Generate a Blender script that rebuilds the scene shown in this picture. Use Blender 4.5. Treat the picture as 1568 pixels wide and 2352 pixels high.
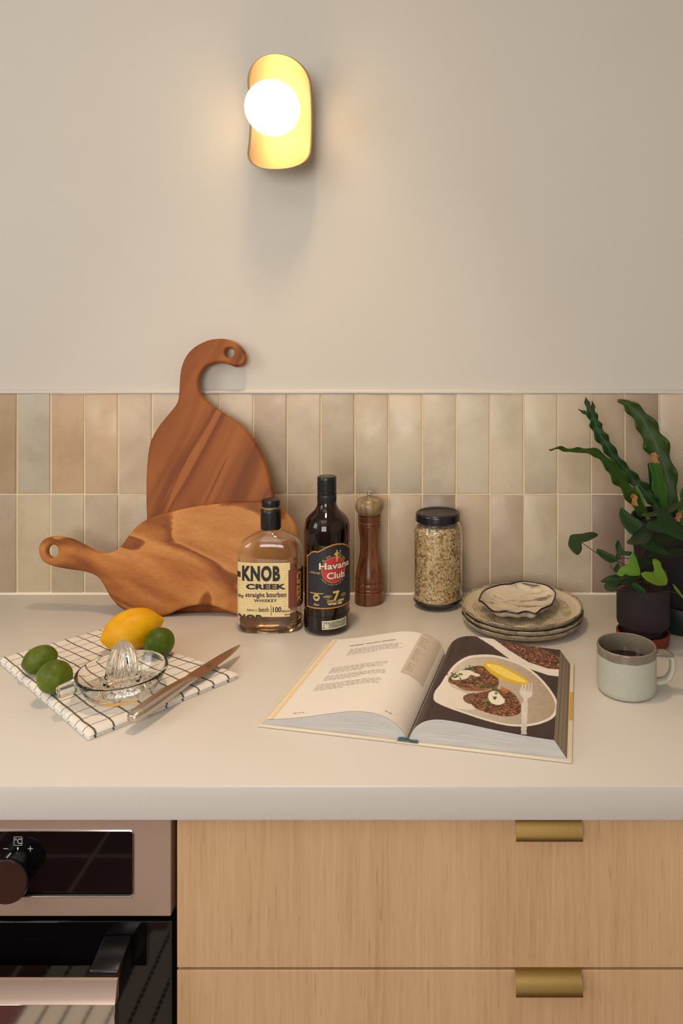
import bpy, bmesh, math, random
import numpy as np
from mathutils import Vector, Matrix, noise

for o in list(bpy.data.objects):
    bpy.data.objects.remove(o, do_unlink=True)
C = bpy.context.scene.collection
SC = bpy.context.scene
PI = math.pi
R = math.radians

# ---------------------------------------------------------------- camera, world, lights, exposure
F, VX, VY, W, H = 1636.0, 1000.0, 782.0, 1568, 2352      # focal length and principal point of the 1568x2352 frame
Z0 = 0.91                                                # worktop height
CAM = Vector((0.0, -1.44, Z0 + 0.513))
cd = bpy.data.cameras.new('camera'); co = bpy.data.objects.new('camera', cd); C.objects.link(co)
co.location = CAM; co.rotation_euler = (PI / 2, 0, 0)
cd.sensor_fit = 'AUTO'; cd.sensor_width = 36.0; cd.lens = 36.0 * F / H
cd.shift_x = (W / 2 - VX) / H; cd.shift_y = (VY - H / 2) / H
cd.clip_start = 0.02
SC.camera = co
SC.view_settings.view_transform = 'Standard'; SC.view_settings.look = 'None'
SC.view_settings.exposure = 0.27; SC.view_settings.gamma = 1.0; SC.view_settings.use_curve_mapping = False
SC.cycles.use_denoising = True
SC.cycles.max_bounces = 24; SC.cycles.transmission_bounces = 24; SC.cycles.transparent_max_bounces = 12

wd = bpy.data.worlds.new('world'); SC.world = wd; wd.use_nodes = True
wd.node_tree.nodes['Background'].inputs[0].default_value = (0.75, 0.85, 1.0, 1)
wd.node_tree.nodes['Background'].inputs[1].default_value = 0.5

def area(name, loc, target, sx, sy, power, col):
    l = bpy.data.lights.new(name, 'AREA'); l.shape = 'RECTANGLE'; l.size = sx; l.size_y = sy
    l.energy = power; l.color = col
    o = bpy.data.objects.new(name, l); C.objects.link(o); o.location = loc
    o.rotation_euler = (Vector(target) - Vector(loc)).to_track_quat('-Z', 'Y').to_euler()
    return o
LAMP_STRENGTH = 6.6
area('daylight_side_window', (-1.98, -1.45, 1.85), (0.0, -1.45, 1.85), 1.0, 1.1, 14, (1.0, 0.975, 0.94))
area('daylight_rear_window', (-0.6, -3.55, 1.7), (-0.6, 0, 1.7), 1.5, 1.2, 37, (1.0, 0.975, 0.95))
area('added_ceiling_fill', (-0.5, -1.35, 2.53), (-0.5, -1.35, 0), 0.9, 0.9, 3, (1.0, 0.97, 0.93))  # added soft fill under the closed ceiling, brightens the worktop; no rooflight is built
sl = bpy.data.lights.new('ceiling_downlight', 'SPOT'); sl.energy = 33; sl.color = (1.0, 0.70, 0.42); sl.shadow_soft_size = 0.07
sl.spot_size = R(74); sl.spot_blend = 1.0
so = bpy.data.objects.new('ceiling_downlight', sl); C.objects.link(so); so.location = (-0.25, -0.45, 2.5)

# ---------------------------------------------------------------- helpers
def at(px, py, z=Z0):
    D = F * (CAM.z - z) / (py - VY)
    return Vector(((px - VX) * D / F, CAM.y + D, z))
def deep(px, py, D):
    return Vector(((px - VX) * D / F, CAM.y + D, CAM.z - (py - VY) * D / F))
def on_plane(px, py, p, n):
    d = Vector(((px - VX) / F, 1.0, -(py - VY) / F)); p = Vector(p); n = Vector(n)
    return CAM + d * ((p - CAM).dot(n) / d.dot(n))
def proj(p):
    D = p[1] - CAM.y
    return (VX + p[0] * F / D, VY + (CAM.z - p[2]) * F / D)

def tag(o, label=None, cat=None, group=None, kind=None):
    if label: o['label'] = label
    if cat: o['category'] = cat
    if group: o['group'] = group
    if kind: o['kind'] = kind
    return o
def thing(name, label, cat, loc=(0, 0, 0), rz=0, group=None):
    o = bpy.data.objects.new(name, None); C.objects.link(o)
    o.empty_display_size = 0.02; o.location = loc; o.rotation_euler = (0, 0, rz)
    return tag(o, label, cat, group)
def mesh_of(name, V, Fc, smooth=40, uv=None, col=None):
    me = bpy.data.meshes.new(name)
    me.from_pydata([tuple(v) for v in V], [], Fc); me.update()
    if uv is not None:
        l = me.uv_layers.new(name='UVMap')
        idx = np.empty(len(me.loops), dtype=np.int32); me.loops.foreach_get('vertex_index', idx)
        l.data.foreach_set('uv', np.asarray(uv, dtype=np.float32)[idx].ravel())
    if col is not None:
        a = me.color_attributes.new('Col', 'FLOAT_COLOR', 'POINT')
        c = np.ones((len(V), 4), dtype=np.float32); c[:, :3] = col
        a.data.foreach_set('color', c.ravel())
    if smooth is not None: smoothen(me, smooth)
    return me
def smoothen(me, ang=40):
    me.polygons.foreach_set('use_smooth', [True] * len(me.polygons))
    if ang < 180: me.set_sharp_from_angle(angle=R(ang))
    return me
def obj(name, me, mat=None, parent=None, loc=(0, 0, 0), world=False):
    """link a mesh as one object; world=True: its vertices are world coordinates, its parent is unrotated"""
    o = bpy.data.objects.new(name, me); C.objects.link(o)
    if mat is not None and not me.materials: me.materials.append(mat)
    o.location = loc
    if parent is not None:
        o.parent = parent
        if world:
            off = Vector(parent.location); p = parent.parent
            while p is not None: off += Vector(p.location); p = p.parent
            o.location = -off
    return o
def bm_mesh(name, bm, smooth=40):
    bmesh.ops.recalc_face_normals(bm, faces=bm.faces)
    me = bpy.data.meshes.new(name); bm.to_mesh(me); bm.free()
    if smooth is not None: smoothen(me, smooth)
    return me
def add_box(bm, a, b, bev=0.0, seg=2):
    r = bmesh.ops.create_cube(bm, size=1.0); vs = r['verts']
    a = Vector(a); b = Vector(b)
    for v in vs: v.co = Vector([(a[i] + b[i]) / 2 + v.co[i] * (b[i] - a[i]) for i in range(3)])
    if bev > 0:
        es = list({e for v in vs for e in v.link_edges})
        bmesh.ops.bevel(bm, geom=es, offset=bev, segments=seg, profile=0.5, affect='EDGES')
def box(name, a, b, bev=0.0, seg=2):
    bm = bmesh.new(); add_box(bm, a, b, bev, seg); return bm_mesh(name, bm)
def lathe(prof, n=64, cx=0, cy=0, cap0=False, cap1=False):
    V, Fc = [], []
    for (r, z) in prof:
        for k in range(n):
            a = 2 * PI * k / n
            V.append((cx + r * math.cos(a), cy + r * math.sin(a), z))
    for i in range(len(prof) - 1):
        for k in range(n):
            k2 = (k + 1) % n
            Fc.append((i * n + k, i * n + k2, (i + 1) * n + k2, (i + 1) * n + k))
    if cap0: Fc.append(tuple(range(n - 1, -1, -1)))
    if cap1: Fc.append(tuple((len(prof) - 1) * n + k for k in range(n)))
    return V, Fc
def lathe_mesh(name, prof, n=64, smooth=40, cap0=False, cap1=False):
    return mesh_of(name, *lathe(prof, n, cap0=cap0, cap1=cap1), smooth=smooth)
def grid(fn, nu, nv):
    V = [fn(i / nu, j / nv) for j in range(nv + 1) for i in range(nu + 1)]
    Fc = [(j * (nu + 1) + i, j * (nu + 1) + i + 1, (j + 1) * (nu + 1) + i + 1, (j + 1) * (nu + 1) + i)
          for j in range(nv) for i in range(nu)]
    return V, Fc
def tube(path, rad, n=10, closed=False):
    P = [Vector(p) for p in path]; m = len(P)
    rads = rad if isinstance(rad, (list, tuple)) else [rad] * m
    V, Fc = [], []; up = None
    for i in range(m):
        if closed: t = (P[(i + 1) % m] - P[i - 1])
        else: t = P[min(i + 1, m - 1)] - P[max(i - 1, 0)]
        t.normalize()
        if up is None:
            up = Vector((0, 0, 1)) if abs(t.z) < 0.9 else Vector((1, 0, 0))
        s = t.cross(up).normalized(); up = s.cross(t).normalized()
        for k in range(n):
            a = 2 * PI * k / n
            V.append(P[i] + (s * math.cos(a) + up * math.sin(a)) * rads[i])
    for i in range(m if closed else m - 1):
        for k in range(n):
            k2 = (k + 1) % n; j = (i + 1) % m
            Fc.append((i * n + k, i * n + k2, j * n + k2, j * n + k))
    if not closed:
        Fc.append(tuple(range(n - 1, -1, -1))); Fc.append(tuple((m - 1) * n + k for k in range(n)))
    return V, Fc
def spline(pts, n=6, closed=False):
    """Catmull-Rom through points of any dimension"""
    P = [np.array(p, float) for p in pts]; m = len(P); out = []
    for i in range(m if closed else m - 1):
        if closed: a, b, c, d = P[i - 1], P[i], P[(i + 1) % m], P[(i + 2) % m]
        else: a, b, c, d = P[max(i - 1, 0)], P[i], P[i + 1], P[min(i + 2, m - 1)]
        for k in range(n):
            t = k / n
            out.append(0.5 * (2 * b + (c - a) * t + (2 * a - 5 * b + 4 * c - d) * t * t + (3 * b - a - 3 * c + d) * t ** 3))
    if not closed: out.append(P[-1])
    return out
def merge(*parts):
    V, Fc = [], []
    for v, f in parts:
        o = len(V); V += list(v); Fc += [tuple(i + o for i in q) for q in f]
    return V, Fc
def compact(V, Fc, uv):
    """drop the vertices no face uses"""
    ids = sorted({i for f in Fc for i in f}); mp = {j: i for i, j in enumerate(ids)}
    return [V[i] for i in ids], [tuple(mp[i] for i in f) for f in Fc], [uv[i] for i in ids]
def from_curve(cu):
    o = bpy.data.objects.new('tmp', cu); C.objects.link(o)
    dg = bpy.context.evaluated_depsgraph_get(); dg.update()
    me = bpy.data.meshes.new_from_object(o.evaluated_get(dg))
    bpy.data.objects.remove(o); bpy.data.curves.remove(cu)
    return me
def plate_mesh(outline, holes, thick, bev):
    """flat outline (x, y) with holes, extruded between z = 0 and -thick, edges rounded"""
    cu = bpy.data.curves.new('tmp', 'CURVE'); cu.dimensions = '2D'; cu.fill_mode = 'BOTH'
    for pts in [outline] + holes:
        s = cu.splines.new('POLY'); s.points.add(len(pts) - 1); s.use_cyclic_u = True
        for p, q in zip(s.points, pts): p.co = (q[0], q[1], 0, 1)
    cu.extrude = thick / 2 - bev; cu.bevel_depth = bev; cu.bevel_resolution = 3; cu.offset = -bev
    me = from_curve(cu)
    for v in me.vertices: v.co.z -= thick / 2
    me.materials.clear()
    return smoothen(me, 35)
def text_vf(s, bold=0.0, space=1.0):
    """a word as flat triangles scaled to the unit square: verts (0..1, 0..1), faces"""
    cu = bpy.data.curves.new('tmp', 'FONT'); cu.body = s; cu.size = 1.0; cu.offset = bold; cu.space_character = space
    cu.resolution_u = 4
    me = from_curve(cu)
    bm = bmesh.new(); bm.from_mesh(me); bpy.data.meshes.remove(me)
    bmesh.ops.triangulate(bm, faces=bm.faces)
    V = np.array([v.co[:2] for v in bm.verts]); Fc = [tuple(v.index for v in f.verts) for f in bm.faces]
    bm.free()
    lo, hi = V.min(0), V.max(0)
    return (V - lo) / (hi - lo), Fc
def fit_text(s, fn, u0, u1, v0, v1, bold=0.0, space=1.0):
    V, Fc = text_vf(s, bold, space)
    return [fn(u0 + (u1 - u0) * a, v0 + (v1 - v0) * b) for a, b in V], Fc
def invert(fn, px, py, u0, u1, v0, v1):
    """the (u, v) of a surface point seen at a pixel"""
    best = None
    for it in range(7):
        nu = 14 if it == 0 else 6
        for i in range(nu + 1):
            for j in range(nu + 1):
                u = u0 + (u1 - u0) * i / nu; v = v0 + (v1 - v0) * j / nu
                q = proj(fn(u, v)); e = (q[0] - px) ** 2 + (q[1] - py) ** 2
                if best is None or e < best[0]: best = (e, u, v)
        du, dv = (u1 - u0) / nu, (v1 - v0) / nu
        u0, u1, v0, v1 = best[1] - du, best[1] + du, best[2] - dv, best[2] + dv
    return best[1], best[2]

# ---------------------------------------------------------------- materials
def S(r, g, b):
    f = lambda c: (c / 255 / 12.92) if c / 255 <= 0.04045 else ((c / 255 + 0.055) / 1.055) ** 2.4
    return (f(r), f(g), f(b), 1.0)
class NT:
    def __init__(s, name):
        s.m = bpy.data.materials.new(name); s.m.use_nodes = True; s.nt = s.m.node_tree
        s.b = s.nt.nodes['Principled BSDF']
    def n(s, kind, **kw):
        n = s.nt.nodes.new(kind)
        for k, v in kw.items(): setattr(n, k, v)
        return n
    def l(s, a, b): s.nt.links.new(a, b)
    def set(s, **kw):
        for k, v in kw.items(): s.b.inputs[k.replace('_', ' ')].default_value = v
        return s
    def coord(s, kind='Object', scale=(1, 1, 1), rot=(0, 0, 0), loc=(0, 0, 0)):
        t = s.n('ShaderNodeTexCoord'); m = s.n('ShaderNodeMapping')
        m.inputs['Scale'].default_value = scale; m.inputs['Location'].default_value = loc
        src = t.outputs[kind]
        if any(rot):                                      # turn first, then stretch
            r = s.n('ShaderNodeMapping'); r.inputs['Rotation'].default_value = rot; s.l(src, r.inputs[0]); src = r.outputs[0]
        s.l(src, m.inputs[0]); return m.outputs[0]
    def noise(s, vec, scale=5, detail=3, rough=0.5, dist=0.0):
        n = s.n('ShaderNodeTexNoise'); n.inputs['Scale'].default_value = scale; n.inputs['Detail'].default_value = detail
        n.inputs['Roughness'].default_value = rough; n.inputs['Distortion'].default_value = dist
        if vec is not None: s.l(vec, n.inputs['Vector'])
        return n.outputs['Fac']
    def ramp(s, fac, stops, interp='LINEAR'):
        r = s.n('ShaderNodeValToRGB'); r.color_ramp.interpolation = interp; e = r.color_ramp.elements
        while len(e) < len(stops): e.new(0.5)
        for q, (p, c) in zip(e, stops): q.position = p; q.color = c
        s.l(fac, r.inputs[0]); return r.outputs[0]
    def mix(s, fac, a, b, mode='MIX'):
        n = s.n('ShaderNodeMix', data_type='RGBA', blend_type=mode)
        for i, v in ((0, fac), (6, a), (7, b)):
            if hasattr(v, 'links') or hasattr(v, 'is_output'): s.l(v, n.inputs[i])
            else: n.inputs[i].default_value = v
        return n.outputs[2]
    def math(s, op, a, b=None, c=None):
        n = s.n('ShaderNodeMath', operation=op)
        for i, v in enumerate((a, b, c)):
            if v is None: continue
            if hasattr(v, 'is_output'): s.l(v, n.inputs[i])
            else: n.inputs[i].default_value = v
        return n.outputs[0]
    def color(s, sock): s.l(sock, s.b.inputs['Base Color']); return s
    def bump(s, h, strength=0.2, dist=0.001):
        b = s.n('ShaderNodeBump'); b.inputs['Strength'].default_value = strength; b.inputs['Distance'].default_value = dist
        s.l(h, b.inputs['Height']); s.l(b.outputs[0], s.b.inputs['Normal']); return s
def flat(name, rgb, rough=0.5, metal=0.0, var=0.0, vs=40, **kw):
    m = NT(name); c = S(*rgb); m.set(Base_Color=c, Roughness=rough, Metallic=metal, **kw)
    if var > 0:
        f = m.noise(m.coord(), vs, 4, 0.6)
        m.color(m.mix(f, tuple(x * (1 - var) for x in c[:3]) + (1,), tuple(min(1, x * (1 + var)) for x in c[:3]) + (1,)))
    return m.m
def glass(name, rgb, rough=0.0, ior=1.5):
    m = NT(name); m.set(Base_Color=tuple(c for c in rgb) + (1,), Roughness=rough, IOR=ior, Transmission_Weight=1.0); return m.m

def m_paint():
    m = NT('wall_paint'); f = m.noise(m.coord(), 90, 4, 0.6); g = m.noise(m.coord(), 3.0, 4, 0.6)
    m.set(Roughness=0.75).color(m.mix(g, S(204, 197, 185), S(211, 204, 193)))
    h = m.math('ADD', m.math('MULTIPLY', f, 0.25), m.math('MULTIPLY', m.noise(m.coord(), 14, 4, 0.55), 1.0))
    m.bump(h, 0.18, 0.002); return m.m
def m_tile():
    m = NT('glazed_tile'); oi = m.n('ShaderNodeObjectInfo')
    cd_ = m.n('ShaderNodeTexCoord'); va = m.n('ShaderNodeVectorMath', operation='ADD')
    m.l(cd_.outputs['Object'], va.inputs[0])
    sc = m.n('ShaderNodeVectorMath', operation='SCALE'); cmb = m.n('ShaderNodeCombineXYZ')
    for i in range(3): m.l(oi.outputs['Random'], cmb.inputs[i])
    m.l(cmb.outputs[0], sc.inputs[0]); sc.inputs['Scale'].default_value = 37.0; m.l(sc.outputs[0], va.inputs[1])
    v = va.outputs[0]
    big = m.noise(v, 9, 4, 0.6, 0.4); fine = m.noise(v, 260, 3, 0.7)
    k = m.ramp(big, [(0.28, (0.80, 0.78, 0.74, 1)), (0.55, (1, 1, 1, 1)), (0.8, (1.06, 1.04, 1.0, 1))])
    c = m.mix(1.0, oi.outputs['Color'], k, 'MULTIPLY')
    c = m.mix(1.0, c, m.ramp(fine, [(0.2, (0.93, 0.93, 0.93, 1)), (0.8, (1.04, 1.04, 1.04, 1))]), 'MULTIPLY')
    m.color(c).set(Roughness=0.24)
    m.l(m.ramp(m.noise(v, 22, 3, 0.6), [(0.3, (0.26,) * 3 + (1,)), (0.7, (0.5,) * 3 + (1,))]), m.b.inputs['Roughness'])
    m.bump(m.noise(v, 16, 3, 0.5), 0.25, 0.004); return m.m
def m_worktop():
    m = NT('white_quartz'); f = m.noise(m.coord(), 400, 2, 0.6)
    m.set(Roughness=0.32).color(m.mix(f, S(207, 201, 193), S(214, 208, 200))); return m.m
def m_board(name, c, rot, scale, seed, k=7.0):
    """oiled hardwood: contour-like figure from stretched noise, plus pores"""
    m = NT(name)
    v = m.coord('Object', (scale[0], scale[1], 6), (0, 0, rot), (seed, seed * 0.7, 0))
    base = m.noise(v, 1.0, 2.5, 0.45, 0.6)
    saw = m.math('FRACT', m.math('MULTIPLY', base, k * 2))                   # growth bands: slow fade, then a crisp edge
    rings = m.math('MULTIPLY', m.math('POWER', saw, 1.6), m.math('SUBTRACT', 1.0, m.math('POWER', saw, 14.0)))
    rings = m.math('SUBTRACT', 1.0, rings)
    v2 = m.coord('Object', (scale[0] * 14, scale[1] * 60, 20), (0, 0, rot), (seed, 0, 0))
    fib = m.noise(v2, 1.4, 5, 0.68, 0.25)
    v3 = m.coord('Object', (scale[0] * 2, scale[1] * 3, 6), (0, 0, rot), (seed * 2, 1, 0))
    patch = m.noise(v3, 0.8, 3, 0.5, 0.5)
    val = m.math('ADD', m.math('MULTIPLY', rings, 0.46), m.math('ADD', m.math('MULTIPLY', fib, 0.34), m.math('MULTIPLY', patch, 0.26)))
    m.color(m.ramp(val, [(0.34, S(*c[0])), (0.50, S(*c[1])), (0.64, S(*c[2])), (0.80, S(*c[3]))]))
    m.set(Roughness=0.5, Specular_IOR_Level=0.25); m.bump(fib, 0.12, 0.0008); return m.m
def m_veneer():
    m = NT('ash_veneer'); oi = m.n('ShaderNodeObjectInfo')
    tc = m.n('ShaderNodeTexCoord'); mp = m.n('ShaderNodeMapping'); mp.inputs['Scale'].default_value = (150, 40, 5.5)
    m.l(tc.outputs['Object'], mp.inputs[0])
    fib = m.noise(mp.outputs[0], 1.6, 5, 0.65, 0.15)
    mp2 = m.n('ShaderNodeMapping'); mp2.inputs['Scale'].default_value = (16, 8, 1.3); m.l(tc.outputs['Object'], mp2.inputs[0])
    band = m.noise(mp2.outputs[0], 1.0, 3, 0.5, 0.4)
    mp3 = m.n('ShaderNodeMapping'); mp3.inputs['Scale'].default_value = (420, 40, 22); m.l(tc.outputs['Object'], mp3.inputs[0])
    pore = m.noise(mp3.outputs[0], 1.0, 2, 0.5)
    val = m.math('ADD', m.math('MULTIPLY', fib, 0.55), m.math('MULTIPLY', band, 0.45))
    c = m.ramp(val, [(0.3, S(190, 148, 108)), (0.5, S(207, 168, 126)), (0.7, S(218, 181, 140))])
    c = m.mix(m.ramp(pore, [(0.62, (0, 0, 0, 1)), (0.78, (0.55, 0.55, 0.55, 1))]), c, S(170, 115, 72))
    m.color(c).set(Roughness=0.5); return m.m
def m_metal(name, rgb, rough, stretch=None, var=0.06, metal=1.0):
    m = NT(name); m.set(Metallic=metal, Roughness=rough)
    v = m.coord('Object', stretch or (30, 30, 30)); f = m.noise(v, 8, 3, 0.6); c = S(*rgb)
    m.color(m.mix(f, tuple(x * (1 - var) for x in c[:3]) + (1,), tuple(min(1, x * (1 + var)) for x in c[:3]) + (1,)))
    return m.m
def m_vcol(name, rough=0.5, spec=0.5):
    m = NT(name); a = m.n('ShaderNodeVertexColor', layer_name='Col'); m.color(a.outputs[0]); m.set(Roughness=rough)
    m.b.inputs['Specular IOR Level'].default_value = spec; return m.m

M = dict(
    paint=m_paint(), tile=m_tile(), grout=flat('grout', (224, 205, 168), 0.85, var=0.06, vs=60),
    white=flat('white_caulk', (232, 222, 205), 0.5), worktop=m_worktop(), veneer=m_veneer(),
    brass=m_metal('brushed_brass', (150, 122, 70), 0.46), steel=m_metal('brushed_steel', (204, 178, 160), 0.48, (2, 2, 200), metal=0.7),
    mirror=m_metal('polished_steel', (205, 200, 195), 0.05), chrome=m_metal('chrome', (215, 215, 215), 0.12),
    blackglass=flat('black_oven_glass', (10, 8, 10), 0.03), black=flat('black_plastic', (14, 13, 15), 0.3),
    matblack=flat('black_void', (8, 7, 8), 0.7), ink=flat('black_ink', (34, 30, 32), 0.6),
    glass=glass('clear_glass', (0.985, 0.99, 0.985)), whiteink=flat('white_print', (225, 222, 215), 0.5),
)
# ---------------------------------------------------------------- the room
def struct(name, me, mat, parent=None):
    return tag(obj(name, me, mat, parent), kind='structure' if parent is None else None)
XL, XR, YB, ZC = -1.85, 1.15, -3.4, 2.55
wall_back = struct('wall_back', box('wall_back', (XL, 0.006, 0.0), (XR, 0.12, ZC)), M['paint'])
def wall_with_hole(name, axis, pos, lo, hi, h0, h1, z0, z1):
    """wall slab across lo..hi with a window opening h0..h1, z0..z1"""
    bm = bmesh.new()
    for (a, b, c, d) in ((lo, h0, 0, ZC), (h1, hi, 0, ZC), (h0, h1, 0, z0), (h0, h1, z1, ZC)):
        if axis == 'x': add_box(bm, (pos - 0.1, a, c), (pos, b, d))
        else: add_box(bm, (a, pos - 0.1, c), (b, pos, d))
    return struct(name, bm_mesh(name, bm, None), M['paint'])
wall_with_hole('wall_left', 'x', XL, YB, 0.006, -1.95, -0.95, 1.3, 2.4)
wall_with_hole('wall_front', 'y', YB, XL - 0.1, XR, -1.35, 0.15, 1.1, 2.3)
struct('wall_right', box('wall_right', (XR, YB, 0), (XR + 0.1, 0.12, ZC)), M['paint'])
struct('ceiling', box('ceiling', (XL - 0.1, YB - 0.1, ZC), (XR + 0.1, 0.12, ZC + 0.1)), M['paint'])
def window_frame(name, axis, pos, a, b, z0, z1):
    bm = bmesh.new(); t = 0.045
    bars = [(a, a + t, z0, z1), (b - t, b, z0, z1), (a, b, z0, z0 + t), (a, b, z1 - t, z1),
            ((a + b) / 2 - 0.015, (a + b) / 2 + 0.015, z0, z1), (a, b, z0 + (z1 - z0) * 0.5 - 0.012, z0 + (z1 - z0) * 0.5 + 0.012)]
    for (p, q, r, s) in bars:
        if axis == 'x': add_box(bm, (pos - 0.07, p, r), (pos - 0.03, q, s))
        else: add_box(bm, (p, pos - 0.07, r), (q, pos - 0.03, s))
    struct(name, bm_mesh(name, bm, None), M['white'])
window_frame('window_1', 'x', XL, -1.95, -0.95, 1.3, 2.4)
window_frame('window_2', 'y', YB, -1.35, 0.15, 1.1, 2.3)

def m_floor():
    m = NT('quarry_tiles'); v = m.coord('Object', (1, 1, 1), (0, 0, 0), (0.945, 1.43, 0))
    b = m.n('ShaderNodeTexBrick', offset=0.0); m.l(v, b.inputs['Vector'])
    b.inputs['Color1'].default_value = S(104, 46, 40); b.inputs['Color2'].default_value = S(88, 38, 34)
    b.inputs['Mortar'].default_value = S(176, 150, 130); b.inputs['Scale'].default_value = 1.0
    b.inputs['Brick Width'].default_value = 0.30; b.inputs['Row Height'].default_value = 0.30; b.inputs['Mortar Size'].default_value = 0.006
    m.color(b.outputs[0]).set(Roughness=0.4); return m.m
struct('floor', box('floor', (XL - 0.1, YB - 0.1, -0.1), (XR + 0.1, 0.12, 0.0)), m_floor())

# tiles: two rows stood on end, each tile its own piece
PX = 77.62 * 1.44 / F
tx0 = (38.2 - VX) * 1.44 / F
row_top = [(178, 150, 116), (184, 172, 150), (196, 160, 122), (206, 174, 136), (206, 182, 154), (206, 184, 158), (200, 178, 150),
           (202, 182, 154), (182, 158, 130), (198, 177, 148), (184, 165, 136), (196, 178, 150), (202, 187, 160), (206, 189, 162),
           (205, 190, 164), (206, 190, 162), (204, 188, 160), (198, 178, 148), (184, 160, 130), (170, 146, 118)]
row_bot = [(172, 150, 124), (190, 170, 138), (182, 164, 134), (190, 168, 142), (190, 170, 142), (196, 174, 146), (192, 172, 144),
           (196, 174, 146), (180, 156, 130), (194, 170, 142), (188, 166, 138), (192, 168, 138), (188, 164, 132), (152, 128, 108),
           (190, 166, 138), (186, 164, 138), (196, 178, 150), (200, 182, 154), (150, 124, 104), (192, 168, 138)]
rnd = random.Random(4)
wt = PX - 0.0032
def tile_mesh(seed, h):
    """one slightly uneven glazed tile, 65 x h mm, front face at y = 0"""
    q = random.Random(seed)
    bm = bmesh.new(); add_box(bm, (-wt / 2, 0.0, 0), (wt / 2, 0.0075, h))
    es = [e for e in bm.edges if all(v.co.y < 0.001 for v in e.verts)]
    bmesh.ops.bevel(bm, geom=es, offset=0.0016, segments=2, profile=0.5, affect='EDGES')
    for v in bm.verts:
        v.co.x += q.uniform(-0.0004, 0.0004); v.co.z += q.uniform(-0.0005, 0.0005)
        if v.co.y < 0.002: v.co.y += q.uniform(-0.0003, 0.0003)
    return bm_mesh('tile', bm, 50)
zt = CAM.z - (904.5 - VY) * 1.44 / F; zm = CAM.z - (1135.5 - VY) * 1.44 / F; zb = Z0 + 0.0015
me_t = [tile_mesh(i, zt - zm - 0.0016) for i in range(3)]
me_b = [tile_mesh(i + 5, zm - zb - 0.0016) for i in range(3)]
for i in range(-3, 24):
    xc = tx0 + (i - 0.5) * PX
    for row, (cols, zz, mes) in enumerate(((row_top, zm + 0.0016, me_t), (row_bot, zb, me_b))):
        c = cols[i] if 0 <= i < 20 else cols[rnd.randrange(20)]
        o = obj('tile', mes[rnd.randrange(3)], M['tile'], wall_back, (xc, rnd.uniform(-0.0004, 0.0004), zz))
        o.rotation_euler = (rnd.uniform(-0.002, 0.002), rnd.uniform(-0.002, 0.002), rnd.uniform(-0.006, 0.006))
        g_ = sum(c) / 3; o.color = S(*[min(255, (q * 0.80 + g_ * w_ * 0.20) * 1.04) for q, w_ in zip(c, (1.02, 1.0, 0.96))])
obj('grout', box('grout', (tx0 - 4 * PX, 0.0018, Z0), (tx0 + 23.5 * PX, 0.0062, zt + 0.0005)), M['grout'], wall_back)
# plastered bead above the tiles and the sealant along the worktop
def bead_mesh(name, x0, x1, prof):
    V, Fc = [], []
    n = 60
    for i in range(n + 1):
        x = x0 + (x1 - x0) * i / n
        w = 0.0006 * noise.noise(Vector((x * 9, 3, 1)))
        for (y, z) in prof: V.append((x, y, z + (w if z > prof[0][1] else 0)))
    k = len(prof)
    for i in range(n):
        for j in range(k - 1): Fc.append((i * k + j, i * k + j + 1, (i + 1) * k + j + 1, (i + 1) * k + j))
    return mesh_of(name, V, Fc, 60)
struct('trim_1', bead_mesh('trim_1', XL, XR, [(0.0065, zt - 0.0005), (-0.0012, zt), (-0.0022, zt + 0.002), (-0.0018, zt + 0.005), (0.001, zt + 0.0075), (0.0066, zt + 0.0088)]), M['paint'])
struct('trim_2', bead_mesh('trim_2', XL, XR, [(-0.004, Z0 + 0.0001), (-0.0035, Z0 + 0.0008), (-0.001, Z0 + 0.0028), (0.0005, Z0 + 0.0042), (0.003, Z0 + 0.0044)]), M['white'])

# ---------------------------------------------------------------- worktop, drawer cabinet, oven
DF = F * 0.513 / (1805.5 - VY)                      # camera distance of the worktop's front edge
yf = CAM.y + DF; zwb = CAM.z - (1885.5 - VY) * DF / F
tag(obj('worktop', box('worktop', (-0.93, yf, zwb), (0.625, -0.0005, Z0), 0.0022, 2), M['worktop']),
    'long white stone worktop running below the tiled wall', 'worktop')

yd = yf + 0.016                                     # plane of the drawer fronts
Dd = yd - CAM.y
def dx(px): return (px - VX) * Dd / F
def dz(py): return CAM.z - (py - VY) * Dd / F
x0, x1 = dx(404.5), 0.62
cab = thing('drawer_cabinet', 'pale ash drawer cabinet with brass edge pulls, right of the oven', 'cabinet', ((x0 + x1) / 2, yd, 0))
bm = bmesh.new(); zc = zwb - 0.0005
yk = -0.04
add_box(bm, (x0, yd + 0.021, 0.1), (x0 + 0.018, yk, zc)); add_box(bm, (x1 - 0.018, yd + 0.021, 0.1), (x1, yk, zc))
add_box(bm, (x0 + 0.018, yd + 0.021, 0.1), (x1 - 0.018, yk, 0.118)); add_box(bm, (x0 + 0.018, yk - 0.01, 0.118), (x1 - 0.018, yk, zc))
add_box(bm, (x0 + 0.018, yd + 0.06, 0.0), (x1 - 0.018, yd + 0.075, 0.1))
obj('carcass', bm_mesh('carcass', bm, None), M['veneer'], cab, world=True)
zsplit = dz(2226)
zs = [zc - 0.003, zsplit + 0.0016, zsplit - 0.0016, 0.40 + 0.0016, 0.40 - 0.0016, 0.105]
hx0, hx1 = dx(1182), dx(1333)
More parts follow.
